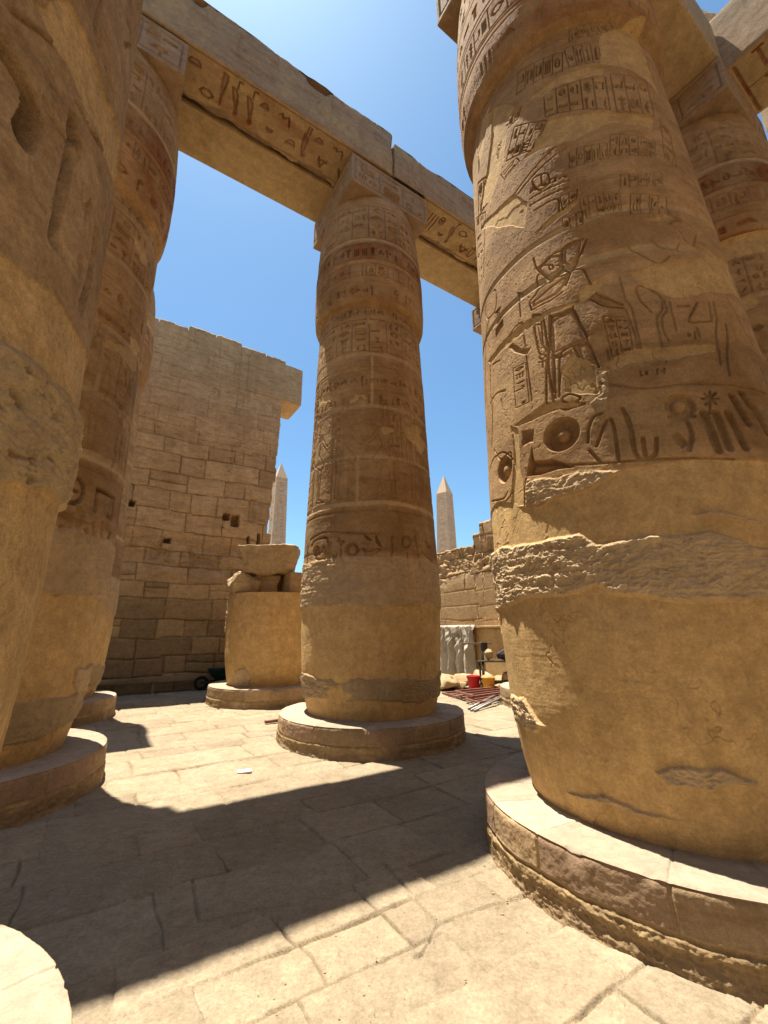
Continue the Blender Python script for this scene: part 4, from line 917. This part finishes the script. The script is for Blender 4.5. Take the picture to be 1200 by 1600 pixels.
wo = uv(0, 9.9)
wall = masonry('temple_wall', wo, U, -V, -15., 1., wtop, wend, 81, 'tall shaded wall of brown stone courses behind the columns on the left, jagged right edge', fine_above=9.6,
        holes=[(-1.12, 6.62, .13, .14), (-.75, 6.5, .16, .24), (-4.65, 6.68, .2, .12), (-4.9, 8.2, .1, .1), (.28, 5.55, .07, .5), (-.15, 5.7, .05, .2), (.55, 14.05, .22, .2), (-3.2, 5.4, .12, .1)])
q = uv(.55, 10.75); rough_box((q[0], q[1], 13.62), (1.32, .9, .98), .05, .012, .02, 91, chip=.09, tint=.02).build('lintel_block', M_WALL, wall)
# the ledge along its foot
q = uv(-6.2, 9.55); tb = thing('stone_bench', (q[0], q[1], 0), 'low stone ledge on short posts along the foot of the shaded wall, dark underneath', 'bench')
rough_box((q[0], q[1], .43), (5.0, .25, .075), .05, .01, .02, 95, tint=-.4).build('slab', M_WALL, tb)  # slab and posts tinted dark to stand for shade at the wall foot
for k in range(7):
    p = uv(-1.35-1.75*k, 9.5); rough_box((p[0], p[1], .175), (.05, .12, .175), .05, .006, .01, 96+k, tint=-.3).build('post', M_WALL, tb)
# right hand ruined wall, runs away from the viewer along V
def rtop(a):
    a = np.asarray(a); st = np.where(a < 3.45, 7.6, np.where(a < 4.05, 6.95, np.where(a < 4.75, 6.5, np.where(a < 5.2, 6.05, 5.62))))
    return st+.12*fbm(a*2.6, a*0, 4, 9)
def rend(z): return 8.1+.12*fbm(np.asarray(z)*2.4, np.asarray(z)*0, 4, 12)+np.where(np.floor(np.asarray(z)/.55) % 2 > 0, .12, 0)
masonry('ruined_wall', uv(8.2, 0), V, -U, .2, 8.3, rtop, rend, 85, 'broken stepped wall of pale blocks between the middle and the right column', fine_above=30, smooth_below=3.7, thick=1.2)
q = uv(7.95, 3.6); tl = thing('low_wall', (q[0], q[1], 0), 'low plastered wall with a flat ledge that the white sheet hangs over', 'wall')
rough_box((q[0], q[1], 1.05), (.24, 3.4, 1.05), .05, .012, .03, 86, plaster=.9).build('plaster_body', M_COL, tl)
rough_box((q[0]-.02, q[1], 2.15), (.32, 3.42, .05), .05, .012, .02, 87).build('ledge', M_WALL, tl)
# ------------------------------------------------------------------ obelisks and far ruins
def obelisk(az, dist, htop, w0, wt, pyr, rot, label, seed, signs=True):
    a = math.radians(az); c = np.array([dist*math.sin(a), dist*math.cos(a)])
    t = thing('obelisk', (c[0], c[1], 0), label, 'obelisk', 'granite obelisks beyond the hall'); A = Acc(); B = Acc()
    ca, sa = math.cos(rot), math.sin(rot); ux = U*ca+V*sa; vx = -U*sa+V*ca; zb = htop-pyr
    for k, (n_, s_) in enumerate(((-vx, ux), (ux, vx), (vx, -ux), (-ux, -vx))):
        zz = np.linspace(0, zb, 420); F = Field(np.linspace(-1, 1, 60)*w0, zz); F.panel([(-w0*.45, zb-.6), (w0*.45, zb-.6), (w0*.45, 4), (-w0*.45, 4)], 1, 22, .05, seed+k, .09)
        hw = np.interp(zz, [0, zb], [w0, wt])[:, None]; s = np.linspace(-1, 1, 60)[None, :]; D = F.D
        P = np.stack([c[0]+n_[0]*(hw-D)+s_[0]*hw*s, c[1]+n_[1]*(hw-D)+s_[1]*hw*s, np.repeat(zz[:, None], 60, 1)], -1); A.grid(P)
        zz = np.linspace(0, 1, 12); hw = (wt*(1-zz))[:, None]
        P = np.stack([c[0]+n_[0]*hw+s_[0]*hw*s, c[1]+n_[1]*hw+s_[1]*hw*s, np.repeat(zb+zz[:, None]*pyr, 60, 1)], -1); B.grid(P, np.array([.6, 0, 0, .55]))
    A.build('shaft', M_OBEL, t); B.build('pyramidion', M_OBEL, t)
obelisk(-14.3, 52, 22.45, 1.05, .70, 2.2, .0, 'slim pale obelisk on the left, rising beside the edge of the tall wall', 501)
obelisk(8.4, 70, 27.7, 1.45, .98, 3.4, .3, 'taller pinkish obelisk on the right, carved with signs, above the broken wall', 505)
for i, (az, d, w_, z1, lab) in enumerate([(-13.9, 34, .55, 6.7, 'pale stepped masonry pier at the foot of the left obelisk'), (-13.05, 36, .42, 5.0, 'lower broken pier to the right of the stepped one near the left obelisk')]):
    a = math.radians(az); c = np.array([d*math.sin(a), d*math.cos(a)]); t = thing('ruined_pier', (c[0], c[1], 0), lab, 'ruin', 'ruined piers near the left obelisk')
    for k in range(2):
        zb, ze = (0, z1*.8) if k == 0 else (z1*.8, z1); ww = w_*(1 if k == 0 else .7)
        rough_box((c[0]-.1*k, c[1], (zb+ze)/2), (ww, ww, (ze-zb)/2-.004), .12, .05, .06, 520+i*3+k, chip=.2).build('masonry', M_BASE, t)
r_ = ray(1199, 205); r_ = r_/np.hypot(r_[0], r_[1]); dd = 34.
c = r_[:2]*dd; zt = 2+(ray(1197, 177)[2]/np.hypot(*ray(1197, 177)[:2]))*dd
t = thing('tall_pier', (c[0]+1.2, c[1]-.9, 0), 'sunlit tall stone pier far away at the right edge behind the painted column', 'pier')
rough_box((c[0]+1.3, c[1]-1.0, zt/2), (1.5, 1.5, zt/2), .25, .03, .06, 530, chip=.1).build('masonry', M_BASE, t)

# ------------------------------------------------------------------ work corner
M_SHEET = simple('white_sheet', (.40, .365, .30), .95, bscale=6, var=.06)
M_RED = simple('red_plastic', (.45, .022, .03), .4, var=.1); M_YEL = simple('yellow_plastic', (.62, .33, .05), .45, var=.12)
M_IRON = simple('dark_iron', (.05, .045, .04), .6, .3, var=.3); M_REDW = simple('red_oxide_paint', (.20, .085, .065), .6, bscale=9, var=.35)
M_GREY = simple('grey_steel_pipe', (.25, .23, .21), .45, .5, var=.25); M_WOOD = simple('pale_timber', (.5, .34, .24), .7, bscale=5, var=.3)
M_GREEN = simple('dark_green_paint', (.012, .035, .028), .5, var=.4); M_RUB = simple('black_rubber', (.02, .02, .02), .8); M_BAG = simple('dirty_sack', (.36, .26, .15), .9, bscale=14, bstr=.6, var=.25)
M_PAPER = simple('white_paper', (.8, .79, .76), .8, var=.05); M_DARKBAG = simple('dark_cloth', (.06, .045, .05), .85, bscale=8, var=.4)
def tube(A, p, q, r, n=10):
    p, q = np.array(p, float), np.array(q, float); d = q-p; L = np.linalg.norm(d); d /= L; x = np.cross(d, [0, 0, 1.]); 
    if np.linalg.norm(x) < 1e-3: x = np.array([1., 0, 0])
    x /= np.linalg.norm(x); y = np.cross(d, x); t = np.linspace(0, 2*np.pi, n, endpoint=False); ring_ = (np.cos(t)[:, None]*x+np.sin(t)[:, None]*y)
    A.grid(np.stack([p+ring_*1e-4, p+ring_*r, q+ring_*r, q+ring_*1e-4]), wrap=True, flip=True)
def path(A, P, r): 
    for a, b in zip(P[:-1], P[1:]): tube(A, a, b, r)
def lathe(A, c, prof, n=40, sq=1.):
    t = np.linspace(0, 2*np.pi, n, endpoint=False); p = np.array(prof); P = np.stack([c[0]+p[:, :1]*np.cos(t), c[1]+p[:, :1]*np.sin(t), np.repeat(c[2]+p[:, 1:], n, 1)], -1); A.grid(P, wrap=True)
def bar(A, p, q, w_, h_):
    p, q = np.array(p, float), np.array(q, float); d = q-p; L = np.linalg.norm(d); d /= L; s_ = np.cross(d, [0, 0, 1.]); s_ /= np.linalg.norm(s_); k = np.cross(s_, d)
    rough_box((p+q)/2, (L/2, w_/2, h_/2), .2, .002, .004, int(abs(p[0]*100)) % 97, ax=(d, s_, k), chip=.003, A=A)
# hanging sheet
def sheet():
    pins = [(.02, .0), (.22, .9), (.47, 1.4), (.70, 1.), (.97, .6)]
    na, nb = 260, 170; a = np.linspace(0, 1, na)[None, :]; b = np.linspace(0, 1, nb)[:, None]
    vpos = 7.1-2.35*a+0*b; drop = 2.05*(1-.12*np.sin(a*9+1)); 
    g = lambda c, s_: np.exp(-((a-c)/s_)**2)
    fold = .13*np.sin(a*27+1.8*np.sin(b*3)+3*a*b)*b**.4+.07*np.sin(a*63+b*4)*b**.6+.05*np.sin(a*40-b*14)*b+.22*(g(.52, .06)+g(.82, .05)+g(.12, .07))*(.35+.65*b)
    swag = .06*np.sin(b*19+9*np.abs(a-.55))*np.exp(-((a-.5)/.2)**2)*(1-b)
    rad = 0
    for k, (pa, am) in enumerate(pins):
        ph = np.arctan2((a-pa)*2.4, b+.10); ww = np.exp(-((a-pa)/.17)**2); rad = rad+am*ww*(.10*np.sin(ph*9+k*1.3)+.05*np.sin(ph*21+k))*np.minimum(1, .25+b*2)
    dip = .10*np.sin(np.clip((a-.02)/.2, 0, 1e9)*np.pi)**2
    fold = .45*fold+rad+.04*fbm(a*14+0*b, b*9+0*a, 4, 5); swag = swag+.05*np.sin(b*26+14*np.abs(((a*4.2) % 1)-.5))*np.exp(-b*2.2)
    z = 2.235-b*drop-dip*b*.5+.06*swag; z = z+.03*np.sin(a*25)*b
    u = 7.58-.04-fold-swag-.10*b; u = np.where(b < .03, 7.58+(.03-b)*10, u); z = np.where(b < .03, 2.235, z)
    P = np.stack([O[0]+u*U[0]+vpos*V[0], O[1]+u*U[1]+vpos*V[1], z+0*a], -1); A = Acc(); A.grid(P); A.grid(P+np.array([*U, 0])*.006, flip=True)
    tag(A.build('sheet', M_SHEET, loc=tuple(P[0, na//2])), 'white cloth sheet hanging in folds over the low wall', 'sheet')
sheet()
def bucket(px, py, mat, label, s=1., fillm=None):
    c = np.array([*ground_at(px, py), 0.]); t = thing('bucket', tuple(c), label, 'bucket', 'buckets on the work corner floor'); A = Acc()
    lathe(A, c, np.array([(0, .01), (.155, .01), (.165, .03), (.225, .50), (.245, .505), (.245, .53), (.225, .535), (.215, .52), (.155, .06), (0, .05)])*s); A.build('body', mat, t)
    A = Acc(); k = np.linspace(0, np.pi, 14); path(A, [c+np.array([.24*s*math.cos(x), -.06*s*math.sin(x), (.50-.13*math.sin(x))*s]) for x in k], .008); A.build('handle', M_IRON, t)
    if fillm:
        A = Acc(); v, f = ICO3; vv = v*(1+.4*fbm3(v, 1.8, 3, 5))[:, None]*np.array([.21, .21, .12])*s+c+np.array([0, 0, .5*s]); A.tris(vv, f); A.build('contents', fillm, t)
bucket(741, 1081, M_RED, 'bright red plastic bucket standing below the white sheet', .98)
bucket(764, 1083, M_YEL, 'dusty yellow bucket with a sack in it, right of the red one', .95, M_BAG)
# iron table with bags
c = np.array([*ground_at(784, 1080), 0.]); t = thing('work_table', tuple(c), 'dark iron work table half hidden behind the right column, bags on its top', 'table')
A = Acc(); rough_box((c[0], c[1], .98), (.75, .3, .02), .1, .003, .005, 601, ax=(np.array([1., 0, 0]), np.array([0, 1., 0]), np.array([0, 0, 1.])), A=A, chip=0); A.build('table_top', M_IRON, t)
for sx in (-.65, .65):
    for sy in (-.24, .24): A = Acc(); bar(A, (c[0]+sx, c[1]+sy, 0), (c[0]+sx+.001, c[1]+sy, .958), .06, .06) if False else tube(A, (c[0]+sx, c[1]+sy, 0), (c[0]+sx, c[1]+sy, .958), .035); A.build('leg', M_IRON, t)
A = Acc(); rough_box((c[0], c[1], .3), (.68, .26, .03), .1, .003, .005, 602, A=A, chip=0, ax=(np.array([1., 0, 0]), np.array([0, 1., 0]), np.array([0, 0, 1.]))); A.build('shelf', M_IRON, t)
rock('sack', (c[0]-.38, c[1], 1.0), (.3, .3, .46), 610, 'small tan sack at the left end of the iron table', 'sack', mat=M_BAG, boxy=.2)
rock('tool_bag', (c[0]+.25, c[1], 1.0), (.8, .5, .46), 611, 'dark slumped tool bag on the iron table', 'bag', mat=M_DARKBAG, boxy=.3)
rock('sack', (c[0]+.25, c[1]-.1, .33), (.6, .5, .42), 612, 'grey sack on the lower shelf of the iron table', 'sack', mat=M_BAG, boxy=.3)
c2 = np.array([*ground_at(757, 1078), 0.]); t = thing('work_stand', tuple(c2), 'thin dark stand with a flat arm reaching left beside the iron table', 'stand')
A = Acc(); tube(A, c2, c2+np.array([0, 0, 1.62]), .05); A.build('post', M_IRON, t); A = Acc(); bar(A, c2+np.array([-.75, 0, 1.56]), c2+np.array([.35, 0, 1.56]), .12, .06); A.build('arm', M_GREY, t)
A = Acc(); rough_box(c2+np.array([.08, 0, 1.45]), (.12, .09, .16), .05, .01, .03, 620, A=A, ax=(np.array([1., 0, 0]), np.array([0, 1., 0]), np.array([0, 0, 1.]))); A.build('clamp', M_IRON, t)
# red frames and pipes on the floor
def frame(p0, p1, p2, p3, label, z=.08):
    P = [np.array([*ground_at(*p), z]) for p in (p0, p1, p2, p3)]; c = sum(P)/4; t = thing('red_frame', (c[0], c[1], 0), label, 'frame', 'red steel frames lying on the floor')
    A = Acc()
    for a, b in ((0, 1), (1, 2), (2, 3), (3, 0)): bar(A, P[a], P[b], .07, .055)
    A.build('frame_bars', M_REDW, t)
    for k in (.35, .7): A = Acc(); bar(A, P[0]*(1-k)+P[3]*k+[0, 0, .0], P[1]*(1-k)+P[2]*k+[0, 0, .0], .05, .045); A.build('cross_bar', M_REDW, t)
frame((692, 1086), (770, 1080), (796, 1084), (722, 1094), 'large red oxide frame lying flat at the back of the pile', .06)
frame((712, 1091), (778, 1084), (800, 1091), (742, 1100), 'red oxide frame lying across the back one, nearer the viewer', .2)
frame((728, 1098), (786, 1088), (802, 1094), (748, 1104), 'front red frame of the pile with its corner towards the viewer', .1)
for i, (a, b) in enumerate([((736, 1112), (795, 1091)), ((741, 1113), (800, 1093)), ((732, 1110), (792, 1089)), ((745, 1111), (802, 1096))]):
    A = Acc(); P = np.array([*ground_at(*a), .03+.004*i]); Q = np.array([*ground_at(*b), .16+.03*i]); tube(A, P, Q, .028)
    tag(A.build('steel_pipe', M_GREY, loc=tuple(P)), 'thin grey steel pipe leaning on the red frames', 'pipe', 'grey pipes in front of the red frames')
A = Acc(); P = np.array([*ground_at(414, 1132), .05]); Q = np.array([*ground_at(436, 1129), .05]); bar(A, P, Q, .09, .06)
tag(A.build('wood_offcut', M_REDW, loc=tuple(P)), 'short reddish bar lying on the paving left of the middle column base', 'bar')
# crumpled paper on the floor
P = np.array([*ground_at(381, 1209), .0]); rock('crumpled_paper', P, (.24, .17, .09), 630, 'crumpled white paper scrap on the sunlit paving', 'litter', mat=M_PAPER, boxy=.1)
# wheelbarrow against the wall
def barrow():
    c = np.array([*uv(-.95, 9.3), 0.]); t = thing('wheelbarrow', tuple(c), 'dark green wheelbarrow in the shade between the ledge and the stump', 'wheelbarrow'); ux = np.array([*U, 0]); vx = np.array([*V, 0]); zx = np.array([0, 0, 1.])
    A = Acc(); k = np.linspace(0, 1, 6)[:, None]
    def rim(s_, z): 
        a, b = .62*s_, .36*s_; tt = np.linspace(0, 2*np.pi, 32, endpoint=False); ct, st = np.cos(tt), np.sin(tt); q = np.maximum(np.abs(ct), np.abs(st))**.6
        return c+(ct/q*a+.2)[:, None]*ux+(st/q*b)[:, None]*vx+z*zx
    A.grid(np.stack([rim(.02, .32), rim(.5, .32), rim(.8, .5), rim(1., .72), rim(1.05, .72), rim(1.03, .70), rim(.8, .48), rim(.5, .30), rim(.02, .3)]), wrap=True); A.build('tray', M_GREEN, t)
    A = Acc(); tt = np.linspace(0, 2*np.pi, 24); path(A, [c+ux*(-.62+.2*math.cos(x))+zx*(.25+.2*math.sin(x)) for x in tt], .05); o = A.build('wheel', M_RUB, t)
    for sy in (-1, 1):
        A = Acc(); path(A, [c+ux*-.62+vx*.1*sy+zx*.25, c+ux*.2+vx*.26*sy+zx*.32, c+ux*1.15+vx*.3*sy+zx*.62], .025); A.build('handle', M_IRON, t)
        A = Acc(); path(A, [c+ux*.55+vx*.24*sy+zx*.42, c+ux*.6+vx*.27*sy+zx*.01], .022); A.build('leg', M_IRON, t)
barrow()
# ------------------------------------------------------------------ small debris
def debris(name, n, area, smin, smax, seed):
    r = random.Random(seed); A = Acc(); v0, f0 = ico(1)
    for i in range(n):
        p = area(r); s = smin+(smax-smin)*r.random()**3; v = v0*(1+.35*fbm3(v0, 1.3, 2, i))[:, None]*np.array([s*r.uniform(.7, 1.4), s*r.uniform(.7, 1.2), s*.6]); A.tris(v+np.array([p[0], p[1], s*.25]), f0)
    return tag(A.build(name, M_ROCK, loc=(0, 0, 0)), kind='stuff')
debris('loose_grit', 420, lambda r: ground_at(r.uniform(300, 1150), r.uniform(1130, 1600)), .002, .007, 1)
debris('stone_crumbs', 150, lambda r: ground_at(r.gauss(330, 32), r.gauss(1113, 5)), .004, .016, 2)
def near_base(r):
    a = r.uniform(0, 6.28); R = 1.95+abs(r.gauss(0, .12)); return colC.c+R*np.array([math.sin(a), math.cos(a)])
debris('base_crumbs', 260, near_base, .003, .012, 3)

# ------------------------------------------------------------------ rest of the hall, behind and beside the viewer
def rest_of_hall():
    lab = 'plain column of the hall standing behind the viewer outside the picture'; g = 'columns of the hall outside the picture'
    col = Column(uv(0, -2*SV), 1.0); t = build_column(col, lab, carve_std(67, rows=False), .12, 67, base_step=.1, carve_ab=False); t['group'] = g; kids = list(t.children)
    for u, v in ((-1, -2), (1, -2), (-2, -1), (2, -1), (2, -2), (-2, -2), (2, 0), (-2, 0), (0, -3), (-1, -3), (1, -3)):
        c = uv(u*SU, v*SV); n = t.copy(); scn.collection.objects.link(n); n.location = (c[0], c[1], 0)
        for k in kids: m = k.copy(); scn.collection.objects.link(m); m.parent = n
    for i, v in enumerate((-2, -3)):
        q = uv(0, v*SV); o = plain_beam((q[0], q[1], 14.2), (16, 1.14, .7), 320+i, 'plain stone beam over the columns behind the viewer outside the picture'); o['group'] = 'beams of the hall outside the picture'
rest_of_hall()

q = uv(5.2, -6.2)
rock('broken_stone', (q[0], q[1], 14.9), (1.9, 1.5, 1.5), 640, 'sunlit broken stone lying on the dark beam in the upper right corner', 'stone', boxy=.8)
